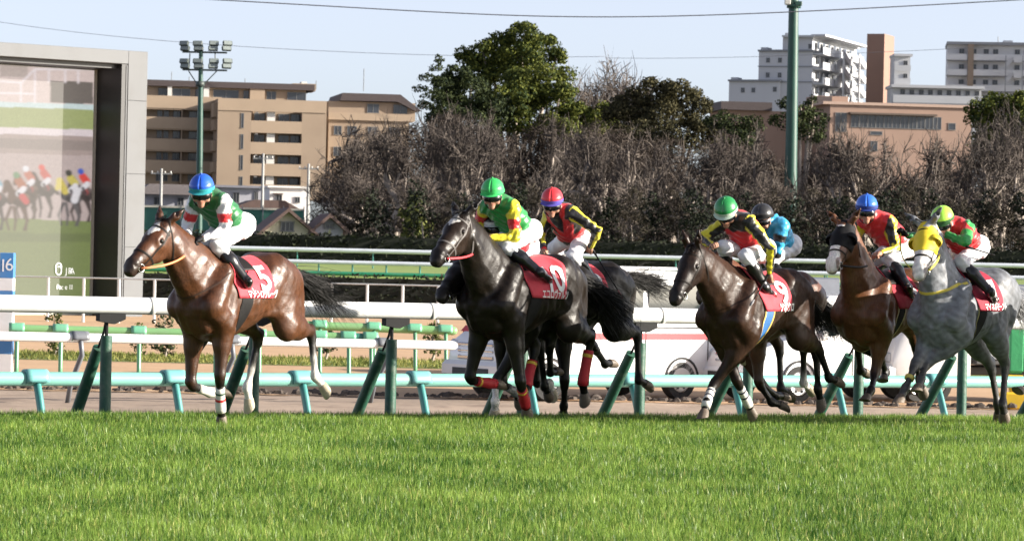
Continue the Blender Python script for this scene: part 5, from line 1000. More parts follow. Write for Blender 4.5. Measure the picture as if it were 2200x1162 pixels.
    mzc = cc * .25 + np.array((.012, .010, .009)) if muzzle is None else np.asarray(muzzle)
    fc = cc if face is None else np.asarray(face)
    # neck
    n0 = h.T(.56, 0, 1.26); n1 = H(.075, -.085); up = nrm(np.cross(n1 - n0, (0, -1, 0))); up = up if up[2] > 0 else -up
    NS = []
    for t, r, q, bow in ((0, .285, .64, 0), (.3, .240, .60, .01), (.6, .188, .56, .02), (.85, .148, .60, .015), (1, .122, .70, 0)):
        NS.append((n0 + (n1 - n0) * t + up * (bow + neck_up * math.sin(math.pi * t)) * k, r * k, q))
    for (p0, r0, q0), (p1, r1, q1) in zip(NS, NS[1:]): S.cone(p0, p1, r0, r1, .05, (q0 + q1) / 2, c=cc, c2=cc)
    for sb in (1, -1): S.cone(NS[3][0] - up * .03 * k + np.array([0, .055 * sb, 0]) * k, h.T(.62, .10 * sb, 1.12), .05 * k, .075 * k, .035, c=cc)
    for sb in (1, -1): S.cone(NS[2][0] + up * .03 * k + np.array([0, .05 * sb, 0]) * k, h.T(.44, .105 * sb, 1.42), .05 * k, .07 * k, .03, c=cc)
    S.cone(NS[3][0] - up * .085 * k, h.T(.70, 0, 1.12), .05 * k, .09 * k, .03, c=cc)                   # windpipe side
    S.cone(NS[3][0] + up * .10 * k, h.T(.42, 0, 1.50), .035 * k, .05 * k, .05, c=cc)                    # crest
    # head
    ha = sd
    S.cone(H(.03, -.065), H(.19, -.075), .084 * HK, .108 * HK, .04, .94, ha, fc)
    S.cone(H(.19, -.075), H(.34, -.07), .104 * HK, .080 * HK, .04, .86, ha, fc)
    S.cone(H(.34, -.068), H(.50, -.062), .078 * HK, .058 * HK, .04, .88, ha, fc, mzc)
    S.cone(H(.04, -.022), H(.46, -.026), .030 * HK, .024 * HK, .04, 1.4, ha, fc)                           # flat of the face
    S.cone(H(.12, -.15), H(.24, -.165), .090 * HK, .072 * HK, .035, .74, ha, fc)                           # cheek
    S.cone(H(.24, -.16), H(.48, -.115), .058 * HK, .036 * HK, .04, .85, ha, fc, mzc)
    S.cone(H(.50, -.052), H(.565, -.07), .058 * HK, .050 * HK, .03, 1.1, ha, mzc)
    S.cone(H(.52, -.108), H(.555, -.112), .030 * HK, .026 * HK, .02, 1.1, ha, mzc)                         # lower lip
    for sb in (1, -1):
        S.cone(H(.50, -.028, .036 * sb), H(.545, -.045, .042 * sb), .026 * HK, .024 * HK, .018, c=mzc)     # nostril rim
        S.ball(H(.537, -.034, .072 * sb), .021 * HK, .010, c=(.004, .003, .003), sub=True)
        S.cone(H(.16, -.02, .062 * sb), H(.22, -.028, .074 * sb), .026 * HK, .02 * HK, .025, c=fc)         # brow
        S.cone(H(.24, -.075, .066 * sb), H(.42, -.075, .046 * sb), .016 * HK, .012 * HK, .03, c=fc)        # cheek ridge
        S.ball(H(.202, -.048, .100 * sb), .019 * HK, .014, c=(.006, .004, .004), sub=True)
        # ears
        e0 = H(.015, -.005, .052 * sb)
        ed = {'back': -hd * .75 + nn * .15 + sd * .45 * sb, 'up': -hd * .55 + nn * .75 + sd * .22 * sb, 'out': -hd * .35 + nn * .55 + sd * .62 * sb}[ears]; ed = nrm(ed); el = .185 * HK
        S.cone(e0 - ed * .02 * HK, e0 + ed * el * .45, .030 * HK, .034 * HK, .02, c=cc * .8); S.cone(e0 + ed * el * .45, e0 + ed * el, .034 * HK, .006 * HK, .015, c=cc * .6)
        S.ball(e0 + ed * el * .45 + (nn * .6 + sd * sb * .6) * .03 * HK, .018 * HK, .012, c=cc * .25, sub=True)
    J = {}
    for key, spec in legs.items():
        J[key] = leg_joints(h, spec, 1 if key[1] == 'L' else -1, key[0] == 'F')
        sk = socks.get(key); add_leg(S, J[key], k, cc, ptc, sk[0] if sk else None, sk[1] if sk else 1)
    V, Q = S.mesh(hres); C_ = S.colors(V, cc)
    # muscle relief under the skin, strongest on trunk and quarters
    nv = np.zeros_like(V); fn = np.cross(V[Q[:, 1]] - V[Q[:, 0]], V[Q[:, 2]] - V[Q[:, 0]])
    for i in range(4): np.add.at(nv, Q[:, i], fn)
    nv /= np.linalg.norm(nv, axis=1, keepdims=True) + 1e-12
    a, b, c = V[:, 0], V[:, 1], V[:, 2]; wz = .35 * np.sin(b * 9 + c * 5) + .3 * np.sin(a * 7 - c * 6)
    rd = lambda t: 1 - np.abs(np.sin(t)) * 1.6
    rel = .0032 * rd(a * 15 - c * 5 + wz * 3) + .0024 * rd(a * 24 + c * 9 + wz * 4 + 1) + .0018 * rd(c * 21 - a * 9 + wz * 3 + 2) + .0012 * np.sin(a * 61 + wz * 8) * np.sin(c * 43 + wz * 6)
    vn = lambda t: np.exp(-(np.sin(t) / .16) ** 2)          # veins and folds
    rel = rel + .0016 * vn(a * 17 + c * 11 + wz * 9) * (np.sin(c * 13 + a * 5) > -.2) + .0013 * vn(c * 19 - a * 13 + wz * 8 + b * 6) + .0009 * np.sin(a * 95 + wz * 14) * np.sin(c * 80 - wz * 11)
    V = V + nv * (rel * np.clip((c / k - .62) / .25, .0, 1) * np.clip((1.25 - a / k) / .3, .15, 1))[:, None]
    if star: 
        rel = (V - pl) / HK; hh = rel @ hd; ss = rel @ sd; n_ = rel @ nn
        inside = (np.abs(ss - star[1]) / star[3] + np.abs(hh - star[0]) / star[2] < 1) & (n_ > -.09); C_[inside] = WHITE
    if blaze:
        rel = (V - pl) / HK; hh = rel @ hd; ss = rel @ sd; n_ = rel @ nn; wdt = np.interp(hh, [.1, .3, .45, .6], blaze)
        inside = (np.abs(ss + .004 * np.sin(hh * 40)) < wdt) & (n_ > -.07) & (hh > .08) & (hh < .62); C_[inside] = WHITE
    if gray:   # dappled, darker legs; shade towards the rear put into the coat colour
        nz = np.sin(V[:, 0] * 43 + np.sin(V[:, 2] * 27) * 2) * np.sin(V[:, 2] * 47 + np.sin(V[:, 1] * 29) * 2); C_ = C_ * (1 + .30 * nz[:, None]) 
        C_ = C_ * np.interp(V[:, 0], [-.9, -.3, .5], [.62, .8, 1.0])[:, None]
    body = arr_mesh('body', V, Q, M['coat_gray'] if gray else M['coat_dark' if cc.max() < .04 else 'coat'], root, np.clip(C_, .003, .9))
    for sb in (1, -1):
        e = MB(); e.lathe([(.021 * k * math.sin(t), -.021 * k * math.cos(t)) for t in np.linspace(.02, math.pi - .02, 8)], 12); e.v = [q + H(.202, -.048, .089 * sb) for q in e.v]; e.build('eye', M['eye'], root, True)
    for key, jj in J.items():
        pale = key in socks; smooth_angle(hoof_mesh(jj, k).build('hoof', M['hoof_pale'] if pale else M['hoof'], root), 50)
        if key in bandages:
            a = jj['kn'] if jj['front'] else jj['hk']; v = jj['fe'] - a; pp = nrm(jj['ho'] - jj['fe'])
            for cl, t0, t1, rr in bandages[key]:
                ts = np.linspace(t0, t1, 7); pts = [a + v * t if t <= 1 else jj['fe'] + pp * (t - 1) * np.linalg.norm(v) for t in ts]
                rad = [(np.interp(t, [.2, .75, .97, 1.08, 1.3], [.045, .043, .052, .049, .046])) * k * rr for t in ts]
                MB().tube(pts, rad, 14).build('bandage', cmat(*cl), root, True)
    # tail and mane
    rng = np.random.default_rng(4000 + int(h.C[0] * 100)); hm = M['hair_gray'] if gray else M['hair_black']
    dk = h.T(-.80, 0, 1.40); n = 640; td = np.array(tail[:3], float); tl = tail[3] * k
    core = np.array([dk + np.array([.06, 0, .02]), dk + nrm(td) * .10 * k, dk + nrm(td) * .22 * k - (0, 0, .01), dk + nrm(td) * .34 * k - (0, 0, .03)])
    tl_o = MB().tube(core, [.03 * k, .038 * k, .03 * k, .008 * k], 8).build('tail', hm, root, True)
    rt = core[0] + (core[3] - core[0]) * rng.uniform(0, .95, n)[:, None] ** 1.1 + rng.normal(size=(n, 3)) * .014 * k
    dr = nrm(td) + rng.normal(size=(n, 3)) * np.array([.08, .10, .13])
    strands('tail_hair', rt, dr, rng.uniform(.5, 1.0, n) * tl, .0034 * k, hm, tl_o, .22, 7, .05, rng, .03)
    if mane:
        n = 260; t = rng.uniform(.02, .97, n); cl = np.array([q[0] + up * (q[1] * 1.0) for q in NS]); cl = np.vstack([cl, [H(-.0, .0)]])
        rt = np.stack([np.interp(t, np.linspace(0, 1, len(cl)), cl[:, i]) for i in range(3)], 1) + rng.normal(size=(n, 3)) * .008; rt[:, 2] -= .01
        dr = np.array([-.75, -.35, .15]) + rng.normal(size=(n, 3)) * .28
        mo = strands('mane', rt, dr, rng.uniform(.06, .17, n) * k, .0045 * k, hm, root, .7, 5, .06, rng)
        n = 90; rt = np.array([H(.01, .0)] * n) + rng.normal(size=(n, 3)) * .02; dr = (hd * .8 + nn * .35 + sd * .3) + rng.normal(size=(n, 3)) * .4
        if not hood: strands('forelock', rt, dr, rng.uniform(.06, .13, n) * k, .0036 * k, hm, root, .3, 5, .08, rng)
    # bridle
    lm = cmat('bridle%s' % name[:0], (.02, .016, .014), rough=.45) if bridle_col is None else cmat(*bridle_col)
    ang = np.linspace(0, 2 * math.pi, 28, endpoint=False)
    def loop(hh, ncen, tilt=0.0, a0=0, a1=2 * math.pi, closed=True, wd=.02, nm='strap', mt=None, hcen=None):
        an = np.linspace(a0, a1, 28, endpoint=not closed); O = np.repeat(H(hh, ncen)[None], len(an), 0)
        D = np.cos(an)[:, None] * nn + np.sin(an)[:, None] * sd + (np.cos(an)[:, None] * tilt) * hd
        G = band(S, O, D, hd, wd * k, .006 * k, closed=closed, tmax=.3); return smooth_angle(MB().grid(G).build(nm, mt or lm, root, True), 60)
    if noseband: loop(.37, -.08, .25, nm='noseband')
    loop(.10, -.07, .1, -1.6, 1.6, False, .018, 'browband')
    loop(.07, -.09, -.5, nm='throat_strap', wd=.014)
    for sb in (1, -1):
        t = np.linspace(0, 1, 14); hx = .06 + .43 * t; nx = -.05 - .06 * t; O = np.array([H(a, b_) for a, b_ in zip(hx, nx)]); D = np.repeat((sd * sb)[None], 14, 0)
        G = band(S, O, D, nn, .018 * k, .006 * k, closed=False, tmax=.2); MB().grid(G).build('cheek_strap', lm, root, True)
        bp = S.march(H(.49, -.10)[None], (sd * sb)[None], .2)[0][0] + sd * sb * .008
        rg = [bp + (hd * math.cos(t) + nn * math.sin(t)) * .036 * k for t in np.linspace(0, 2 * math.pi, 17)]
        MB().tube(rg, .0055 * k, 6, False).build('bit_ring', M['steel'], root, True)
        if sb == 1: bitL = bp
        else: bitR = bp
    HEADS[name + str(h.C[0])] = None
    # number cloth, saddle, girth
    cz = 1.17
    def over(aa, ph, off):
        """point on the trunk at station aa and angle ph from the top"""
        aa = np.asarray(aa, float); ph = np.asarray(ph, float); sh = aa.shape; O = np.array([h.T(x, 0, cz) for x in aa.ravel()]); D = np.stack([0 * ph.ravel(), np.sin(ph.ravel()), np.cos(ph.ravel())], 1)
        p, d = S.march(O, D, .55 * k); return (p + d * np.broadcast_to(off, sh).reshape(-1, 1)).reshape(*sh, 3)
    if cloth:
        u = np.linspace(0, 1, 22); v = np.linspace(-1, 1, 41); U, Vv = np.meshgrid(u, v, indexing='ij')
        pm = R(cloth.get('drop', 93)); a0 = cloth.get('front', .40); a1 = cloth.get('rear', -.20)
        fr = a0 - .11 * np.abs(Vv) ** 1.5; re = a1 + .02 * np.abs(Vv); A = fr + (re - fr) * U
        G = over(A, Vv * pm, (.016 + .004 * np.sin(U * 9 + Vv * 7)) * k)
        co = MB().grid(G).build('number_cloth', cloth.get('mat', M['cloth_red']), root, True)
        md = co.modifiers.new('s', 'SOLIDIFY'); md.thickness = .006; md.offset = -1
        def onto(tv, tf, uc, vc, su, sv, nm, mt):
            bm = bmesh.new(); vs = [bm.verts.new(tuple(q)) for q in tv]
            for f in tf:
                try: bm.faces.new([vs[i] for i in f])
                except ValueError: pass
            bmesh.ops.triangulate(bm, faces=bm.faces)
            for _ in range(2): bmesh.ops.subdivide_edges(bm, edges=[e for e in bm.edges if e.calc_length() * max(su, sv) > .03], cuts=1)
            bmesh.ops.triangulate(bm, faces=bm.faces); bm.verts.ensure_lookup_table(); bm.verts.index_update()
            q = np.array([tuple(x.co) for x in bm.verts]); fa = np.array([[x.index for x in f.verts] for f in bm.faces]); bm.free()
            phi = vc - q[:, 1] * sv / .30; aa = uc - q[:, 0] * su
            W_ = over(aa, phi, .026 * k); return arr_mesh(nm, W_, fa, mt, co)
        if cloth.get('num'):
            tv, tf = text_verts(cloth['num'], 1.0, .022); tv = tv - [(tv[:, 0].min() + tv[:, 0].max()) / 2, (tv[:, 1].min() + tv[:, 1].max()) / 2, 0]
            hgt = np.ptp(tv[:, 1]); onto(tv, tf, cloth.get('nu', -.05), R(cloth.get('nv', 58)), .25 / hgt * cloth.get('nw', 1.15), .25 / hgt, 'number', M['print_white'])
        if cloth.get('text'):
            tv, tf = text_verts(cloth['text'], 1.0, .022); tv = tv - tv.mean(0); wd = np.ptp(tv[:, 0]); onto(tv, tf, cloth.get('tu', .0), R(cloth.get('tv', 85)), cloth.get('tw', .46) / wd, cloth.get('tw', .46) / wd * 1.3, 'name_lettering', M['print_white'])
    if saddle:
        u = np.linspace(.36, .06, 10); v = np.linspace(-1, 1, 21); U, Vv = np.meshgrid(u, v, indexing='ij'); G = over(U - .05 * np.abs(Vv), Vv * R(42), (.024 + .012 * np.clip((.2 - U) / .16, 0, 1) * (1 - Vv ** 2)) * k)
        so = MB().grid(G).build('saddle', M['leather'], root, True); md = so.modifiers.new('s', 'SOLIDIFY'); md.thickness = .012; md.offset = -1
    g_ = girth or dict(parts=[('girth', ('girthblack', (.015, .014, .014)), .25, .13, .010)])
    for nm, cl, ac, wd, off in g_['parts']:
        ph = np.linspace(R(-180), R(180), 60, endpoint=False); O = np.repeat(h.T(ac, 0, 1.12)[None], 60, 0); D = np.stack([0 * ph, np.sin(ph), np.cos(ph)], 1)
        sel = np.abs(ph) > R(55); O[:, 0] += .10 * k * np.clip((np.abs(ph) - R(90)) / R(90), 0, 1)
        G = band(S, O[sel], D[sel], (1, 0, 0), wd * k, off * k, closed=False, tmax=.55)
        rl = np.roll(np.arange(sel.sum()), -int((ph[sel] < 0).sum()))   # run left side, belly, right side
        MB().grid(G[rl]).build(nm, cmat(*cl), root, True)
    if neckstrap:
        t, cl, wd = neckstrap; c0 = NS[0][0] + (NS[3][0] - NS[0][0]) * t; ax = nrm(NS[3][0] - NS[0][0]); ax = nrm(ax + np.array([0, 0, .45])); e1 = nrm(up - (up @ ax) * ax); e2 = np.cross(ax, e1)
        D = np.cos(ang)[:, None] * e1 + np.sin(ang)[:, None] * e2; G = band(S, np.repeat(c0[None], 28, 0), D, ax, wd, .008, tmax=.5); MB().grid(G).build('neck_strap', cmat(*cl), root, True)
    if hood:
        HS = Solid(); HS.p = [g for g in S.p if g['t'] == 'c' and not g['sub'] and ((g['p0'] - pl) @ hd > -.0 * k) and ((g['p1'] - pl) @ hd > .0) and ((g['p0'] - pl) @ hd < .28 * k) and np.linalg.norm(g['p0'] - pl) < .32 * k and g['r1'] > .012 * k and (g['p0'] - pl) @ nn > -.17 * k]
        for g in HS.p: g['sub'] = False
        def clip(X):
            q = (X - pl) / HK; a = q @ hd; n_ = q @ nn
            return np.maximum(a - (.31 + .5 * (n_ + .05)), .005 - a) * k
        Vh, Qh = HS.mesh(.011, .010 * k, clip); hm_ = cmat(*hood['col']); ho = arr_mesh('blinker_hood', Vh, Qh, hm_, root)
        for sb in (1, -1):
            c0 = H(.20, -.048, .098 * sb); ax = nrm(sd * sb * .9 + hd * .18 + nn * .25); e1 = nrm(hd - (hd @ ax) * ax); e2 = np.cross(ax, e1); Mx = np.eye(4); Mx[:3, 0] = e1; Mx[:3, 1] = e2; Mx[:3, 2] = ax; Mx[:3, 3] = c0 - ax * .01 * k
            # half cup open towards the muzzle
            G = np.array([[(Mx[:3, :3] @ (np.array([-math.cos(a) * math.sin(b_), math.sin(a) * math.sin(b_), math.cos(b_)]) * np.array([.072, .072, .066]) * k) + Mx[:3, 3]) for b_ in np.linspace(.0, 1.6, 8)] for a in np.linspace(-1.75, 1.75, 15)])
            cu = MB().grid(G).build('blinker_cup', cmat(*hood.get('cup', hood['col'])), root, True); md = cu.modifiers.new('s', 'SOLIDIFY'); md.thickness = .005
            MB().lathe([(.002, .0), (.036 * k, .004), (.042 * k, .012), (.032 * k, .02), (.002, .018)], 14, Mx).build('eye_pad', cmat('pad%d' % hood.get('pad', 0), (.3, .3, .3) if hood.get('pad') else (.012, .012, .012)), root, True)
    h.S = S; h.root = root; h.bit = (bitL, bitR); h.over = over; h.head = H; h.rein_col = rein_col; h.NS = NS; h.J = J
    for key, jj in J.items():
        a = [jj['el'], jj['kn'], jj['fe'], jj['ho']] if jj['front'] else [jj['hip'], jj['st'], jj['hk'], jj['fe'], jj['ho']]
        print(name, key, ['%.2f' % np.linalg.norm(x - y) for x, y in zip(a, a[1:])], 'b', ['%.2f' % x[1] for x in a], 'hoof z %.2f' % jj['ho'][2])
    print(name, 'head len %.2f' % np.linalg.norm(mz - pl), 'poll', pl.round(2), 'muz', mz.round(2), 'verts', len(V))
    return h
# ------------------------------------------------------------------ jockeys
M['skin'] = mat('skin', (1, 1, 1), rough=.5, var=.08, attr=True, scale=20)
M['silk'] = mat('silk', (1, 1, 1), rough=.38, var=.10, attr=True, scale=7, bump=.55, bscale=22, sheen=.15)
M['breeches'] = mat('breeches', (.74, .74, .76), rough=.6, var=.05, scale=8, bump=.5, bscale=16)
M['boot'] = mat('boot', (.012, .011, .012), rough=.28, var=.2, scale=20, coat=.2)
M['lens'] = mat('lens', (.01, .01, .012), rough=.08, var=.05, coat=.5)
SKIN = np.array((.40, .21, .14))
def build_jockey(h, name, label, px, cap, band, silk, face=(80, 18), glove=None, boot_top=None, group='jockeys riding in the race', lenb=(.10, .27), peak=True, strap=True, vest=None, hold='rein'):
    k = 1.0
    hip = h.px(*px['hip'], px.get('hipb', 0.0)); sh = h.reach(hip, *px['sh'], .43, hip[1]); root_off = np.array([hip[0], hip[1], hip[2] - .1])
    root = empty(name, h.wor(root_off), h.rz); tag(root, label, 'person', group)
    lat = np.array([0, 1.0, 0]); tw = px.get('twist', 0.0); sl_ = nrm([math.sin(tw), math.cos(tw), px.get('tilt', 0.0)])
    SL, SR = sh + sl_ * .17, sh - sl_ * .17; HL, HR = hip + lat * .095, hip - lat * .095
    hc = h.reach(sh, *px['head'], .235, sh[1])
    arms = {}
    for sd, S0, sg in (('L', SL, 1), ('R', SR, -1)):
        e = h.reach(S0, *px['elb' + sd], .27, S0[1] + sg * .10); w_ = h.reach(e, *px['hand' + sd], .27, px.get('handb' + sd, sg * .07)); arms[sd] = (S0, e, w_)
    kL = h.reach(HL, *px['kneeL'], .40, .27); aL = h.reach(kL, *px['ankL'], .39, .27); tL = h.reach(aL, *px['toeL'], .17, .30)
    mir = np.array([1, -1, 1])
    legs = {'L': (HL, kL, aL, tL), 'R': (HR, kL * mir, aL * mir, tL * mir)}
    if 'kneeR' in px:
        kR = h.reach(HR, *px['kneeR'], .40, -.25); legs['R'] = (HR, kR, kR + (aL - kL) * mir, kR + (tL - kL) * mir)
    # head frame from the direction of the gaze (yaw from screen left towards the camera)
    yw, pt = R(face[0]), R(face[1]); gw = np.array([-math.cos(yw) * math.cos(pt), -math.sin(yw) * math.cos(pt), -math.sin(pt)])
    fd = np.array([gw @ h.f, gw @ h.l, gw[2]]); fd = nrm(fd); rt = nrm(np.cross(fd, (0, 0, 1))); hu = np.cross(rt, fd)
    hc = hc - hu * .02
    G = lambda a, b, c: hc + fd * a + rt * b + hu * c
    B = Solid(); sk = SKIN
    B.ball(hc, .088, .02, c=sk); B.cone(G(.02, 0, -.02), G(.058, 0, -.115), .076, .036, .03, .84, rt, sk)
    B.cone(G(.086, 0, -.035), G(.098, 0, -.064), .009, .012, .016, c=sk * (1.0, .92, .9)); B.cone(G(.082, -.02, -.09), G(.082, .02, -.09), .010, .010, .012, c=sk * (.9, .6, .6)); B.ball(G(.072, 0, -.118), .022, .02, c=sk)
    for s_ in (1, -1):
        B.cone(G(.055, .045 * s_, -.055), G(.035, .055 * s_, -.08), .024, .024, .02, c=sk); B.cone(G(-.005, .082 * s_, -.03), G(-.01, .086 * s_, -.065), .016, .011, .01, .6, rt, sk)
        B.cone(G(.078, .02 * s_, -.012), G(.07, .05 * s_, -.014), .012, .01, .012, c=sk)
    B.cone(G(-.02, 0, -.05), sh + (hc - sh) * .1, .058, .06, .04, c=sk)
    B.cone(hip, sh, .085, .075, .05, 1.15, c=sk); B.cone(SL, SR, .045, .045, .04, c=sk); B.cone(HL, HR, .09, .09, .05, c=sk)
    for S0, e, w_ in arms.values(): B.cone(S0, e, .046, .038, .03, c=sk); B.cone(e, w_, .037, .026, .02, c=sk)
    for a, b, c_, d in legs.values(): B.cone(a, b, .085, .052, .04, c=sk); B.cone(b, c_, .05, .034, .03, c=sk); B.cone(c_, d, .034, .026, .02, c=sk)
    V, Q = B.mesh(.0125); arr_mesh('body', V - root_off, Q, M['skin'], root, B.colors(V, sk, .006))
    # jacket
    Jk = Solid(); T = silk; up = nrm(sh - hip); fr = nrm(np.cross(lat, up)); 
    if fr[0] < 0: fr = -fr
    tor = np.asarray(T['torso'], float); hem = np.asarray(T.get('hem', T['torso']), float); yoke = np.asarray(T.get('yoke', T['torso']), float)
    w0 = hip + up * .10 + fr * .01; w1 = hip + up * .20; ch = hip + up * .33
    Jk.cone(w0 - up * .025, w0 + up * .035, .122, .126, .03, 1.2, c=hem); Jk.cone(w0 + up * .05, w1, .128, .134, .04, 1.22, c=tor); Jk.cone(w1, ch, .134, .136, .05, 1.25, c=tor)
    Jk.cone(SL - sl_ * .04, SR + sl_ * .04, .088, .088, .06, c=yoke); Jk.cone(sh - up * .02, sh + (hc - sh) * .60, .092, .064, .04, c=yoke); Jk.cone(ch + fr * .02, sh + fr * .03 + (hc - sh) * .15, .10, .07, .04, c=yoke)
    Jk.cone(ch - up * .02 - fr * .03, sh - fr * .035, .11, .09, .05, 1.3, c=np.asarray(T.get('back', T['torso']), float))
    for S0, e, w_ in arms.values():
        last = 0.0; v = e - S0
        for t1, cl in T['upper']:
            Jk.cone(S0 + v * last, S0 + v * (t1 - .02), .068 - .016 * last, .068 - .016 * t1, .025, c=np.asarray(cl, float)); last = t1
        last = 0.0; v = w_ - e
        for t1, cl in T['fore']:
            Jk.cone(e + v * last, e + v * (t1 * .9 - .02), .053 - .018 * last, .053 - .018 * t1, .02, c=np.asarray(cl, float)); last = t1 * .9
    V, Q = Jk.mesh(.0115)
    # loose-cloth folds
    wob = .006 * np.sin(V[:, 0] * 34 + V[:, 2] * 46 + 3 * np.sin(V[:, 1] * 22)) * np.sin(V[:, 1] * 31 + V[:, 2] * 20) + .004 * (1 - 2 * np.abs(np.sin(V[:, 0] * 22 + V[:, 2] * 31 + 2 * np.sin(V[:, 1] * 18))))
    nv = np.zeros_like(V); e1_ = V[Q[:, 1]] - V[Q[:, 0]]; e2_ = V[Q[:, 2]] - V[Q[:, 0]]; fn = np.cross(e1_, e2_)
    for i in range(4): np.add.at(nv, Q[:, i], fn)
    nv /= np.linalg.norm(nv, axis=1, keepdims=True) + 1e-12
    C_ = Jk.hard(V, tor)
    if T.get('stripe') is not None:      # lengthwise sleeve stripes
        sc, zc_ = T['stripe']
        for S0, e, w_ in arms.values():
            for a, b in ((S0, e), (e, w_)):
                v = b - a; t = ((V - a) @ v) / (v @ v); q = V - a - np.clip(t, 0, 1)[:, None] * v; dd = np.linalg.norm(q, axis=1)
                e1 = nrm(np.cross(v, (.2, .3, 1))); e2 = nrm(np.cross(v, e1)); an = np.arctan2(q @ e1, q @ e2)
                s_ = (t > -.12) & (t < 1.1) & (dd < .078) & (np.abs((V - sh) @ sl_) > .115 if a is S0 else True)
                C_[s_] = np.where((np.sin(2 * an + .9) > .1)[:, None], sc, zc_)[s_]
    if T.get('sash') is not None:        # broad crossed braces on the chest
        q = V - sh; x = q @ sl_; z = q @ up; f_ = q @ fr; s_ = (np.abs(x) < .14) & (z > -.32)
        y_ = s_ & (np.abs(np.abs(x) - np.clip(.02 + (z + .20) * .5, 0, .12)) < .042); b_ = s_ & (z > -.2) & ~y_
        C_[b_] = T['torso2']; C_[y_] = T['sash']
    if T.get('spot') is not None:
        s_ = np.linalg.norm(V - (SL + up * .0 + np.array([-.02, .03, .03])), axis=1) < .085; C_[s_] = T['spot']
    arr_mesh('jacket', V + nv * wob[:, None] - root_off, Q, M['silk'], root, C_)
    # breeches
    Br = Solid(); Br.cone(HL, HR, .105, .105, .05); Br.cone(hip + up * .06, hip, .112, .11, .05, 1.15); Br.cone(HL - fr * .045, HR - fr * .045, .095, .095, .04)
    for a, b, c_, d in legs.values(): Br.cone(a, b, .100, .068, .04); Br.cone(b, b + (c_ - b) * .30, .068, .060, .03); Br.ball(b + fr * .01, .066, .03)
    V, Q = Br.mesh(.013); nv = np.zeros_like(V); fn = np.cross(V[Q[:, 1]] - V[Q[:, 0]], V[Q[:, 2]] - V[Q[:, 0]])
    for i in range(4): np.add.at(nv, Q[:, i], fn)
    nv /= np.linalg.norm(nv, axis=1, keepdims=True) + 1e-12
    wob = .004 * np.sin(V[:, 0] * 40 + V[:, 2] * 30) * np.sin(V[:, 1] * 30 + V[:, 2] * 44) + .003 * (1 - 2 * np.abs(np.sin(V[:, 0] * 26 - V[:, 2] * 38 + 2 * np.sin(V[:, 1] * 15))))
    arr_mesh('breeches', V + nv * wob[:, None] - root_off, Q, M['breeches'], root)
    for key in 'LR':
        a, b, c_, d = legs[key]; v = c_ - b; Bo = Solid(); bt = np.asarray(boot_top, float) if boot_top else None
        Bo.cone(b + v * .26, b + v * .42, .066, .066, .02, .9); Bo.cone(b + v * .42, c_, .066, .043, .03, .9); Bo.cone(c_, d, .046, .034, .03); p = nrm(d - c_); hl = c_ - p * .045 + nrm(v) * .02; Bo.cone(c_, hl, .042, .034, .02); Bo.cone(d, d + p * .05, .036, .024, .02, .8)
        V, Q = Bo.mesh(.012); bo = arr_mesh('boot', V - root_off, Q, M['boot'], root)
        # stirrup iron and leather belong to the saddle
        mid = c_ + (d - c_) * .75 + nrm(v) * .03; e1 = lat; e2 = nrm(v)
        rg = [mid + e1 * .062 * math.sin(t) - e2 * (.065 * (1 - math.cos(t)) * .9 - .015) for t in np.linspace(0, 2 * math.pi, 15)]
        so = MB().tube(rg, .008, 6, False).build('stirrup', M['steel'], h.root, True)
        top = h.over(np.array([.14]), np.array([R(44) * (1 if key == 'L' else -1)]), .03)[0]; MB().tube([rg[7], (rg[7] + top) / 2 + lat * .01 * (1 if key == 'L' else -1), top], .012, 4, flat=.35).build('stirrup_leather', M['leather'], so)
    # hands: palm, four curled fingers, thumb
    hands = {}
    for sd, sg in (('L', 1), ('R', -1)):
        S0, e, w_ = arms[sd]; v = nrm(w_ - e); pn = nrm(np.cross(v, lat * sg)); ac = nrm(np.cross(v, pn)); Hd = Solid(); wr = w_ - v * .02
        pc = w_ + v * .055; Hd.cone(wr, w_ + v * .02, .026, .026, .012); Hd.cone(w_ + v * .02 + ac * .016, pc + ac * .022, .022, .019, .014); Hd.cone(w_ + v * .02 - ac * .016, pc - ac * .022, .022, .019, .014)
        for i, ln in enumerate((.040, .044, .041, .033)):
            b0 = pc + ac * (.030 - .020 * i); b1 = b0 + v * ln * .8 + pn * ln * .25 * -1; b2 = b1 - v * ln * .25 - pn * ln * .75; b3 = b2 - v * ln * .55
            Hd.cone(b0, b1, .0105, .0100, .004); Hd.cone(b1, b2, .0100, .0092, .004); Hd.cone(b2, b3, .0092, .0082, .004)
        t0 = w_ + v * .02 + ac * .030; t1 = t0 + v * .035 + ac * .012 - pn * .02; t2 = t1 + v * .022 - pn * .016 - ac * .012; Hd.cone(t0, t1, .013, .0115, .008); Hd.cone(t1, t2, .0115, .009, .005)
        V, Q = Hd.mesh(.0068); col = glove if glove is not None else tuple(SKIN)
        arr_mesh('hand', V - root_off, Q, cmat('hand%d' % int(1000 * sum(col)), col), root); hands[sd] = w_ + v * .055 - pn * .03
    # helmet
    def dome(th0, th1, n, off, zc=.03):
        return np.array([[G((.128 + off) * math.sin(t) * math.cos(a) - .012, (.113 + off) * math.sin(t) * math.sin(a), zc + (.118 + off) * math.cos(t) + (.012 * math.cos(a) if t > 1.2 else 0)) for a in np.linspace(0, 2 * math.pi, 29)] for t in np.linspace(th0, th1, n)]) - root_off
    he = MB().grid(dome(.0, R(98), 12, 0)).build('helmet', MM('cap_%s' % cap[0], cap[1], rough=.34, var=.08, scale=5, bump=.25, bscale=9, coat=.1), root, True); he.modifiers.new('s', 'SOLIDIFY').thickness = .008
    MB().grid(dome(R(86), R(101), 4, .004)).build('helmet_band', cmat('band_' + band[0], band[1]), he, True)
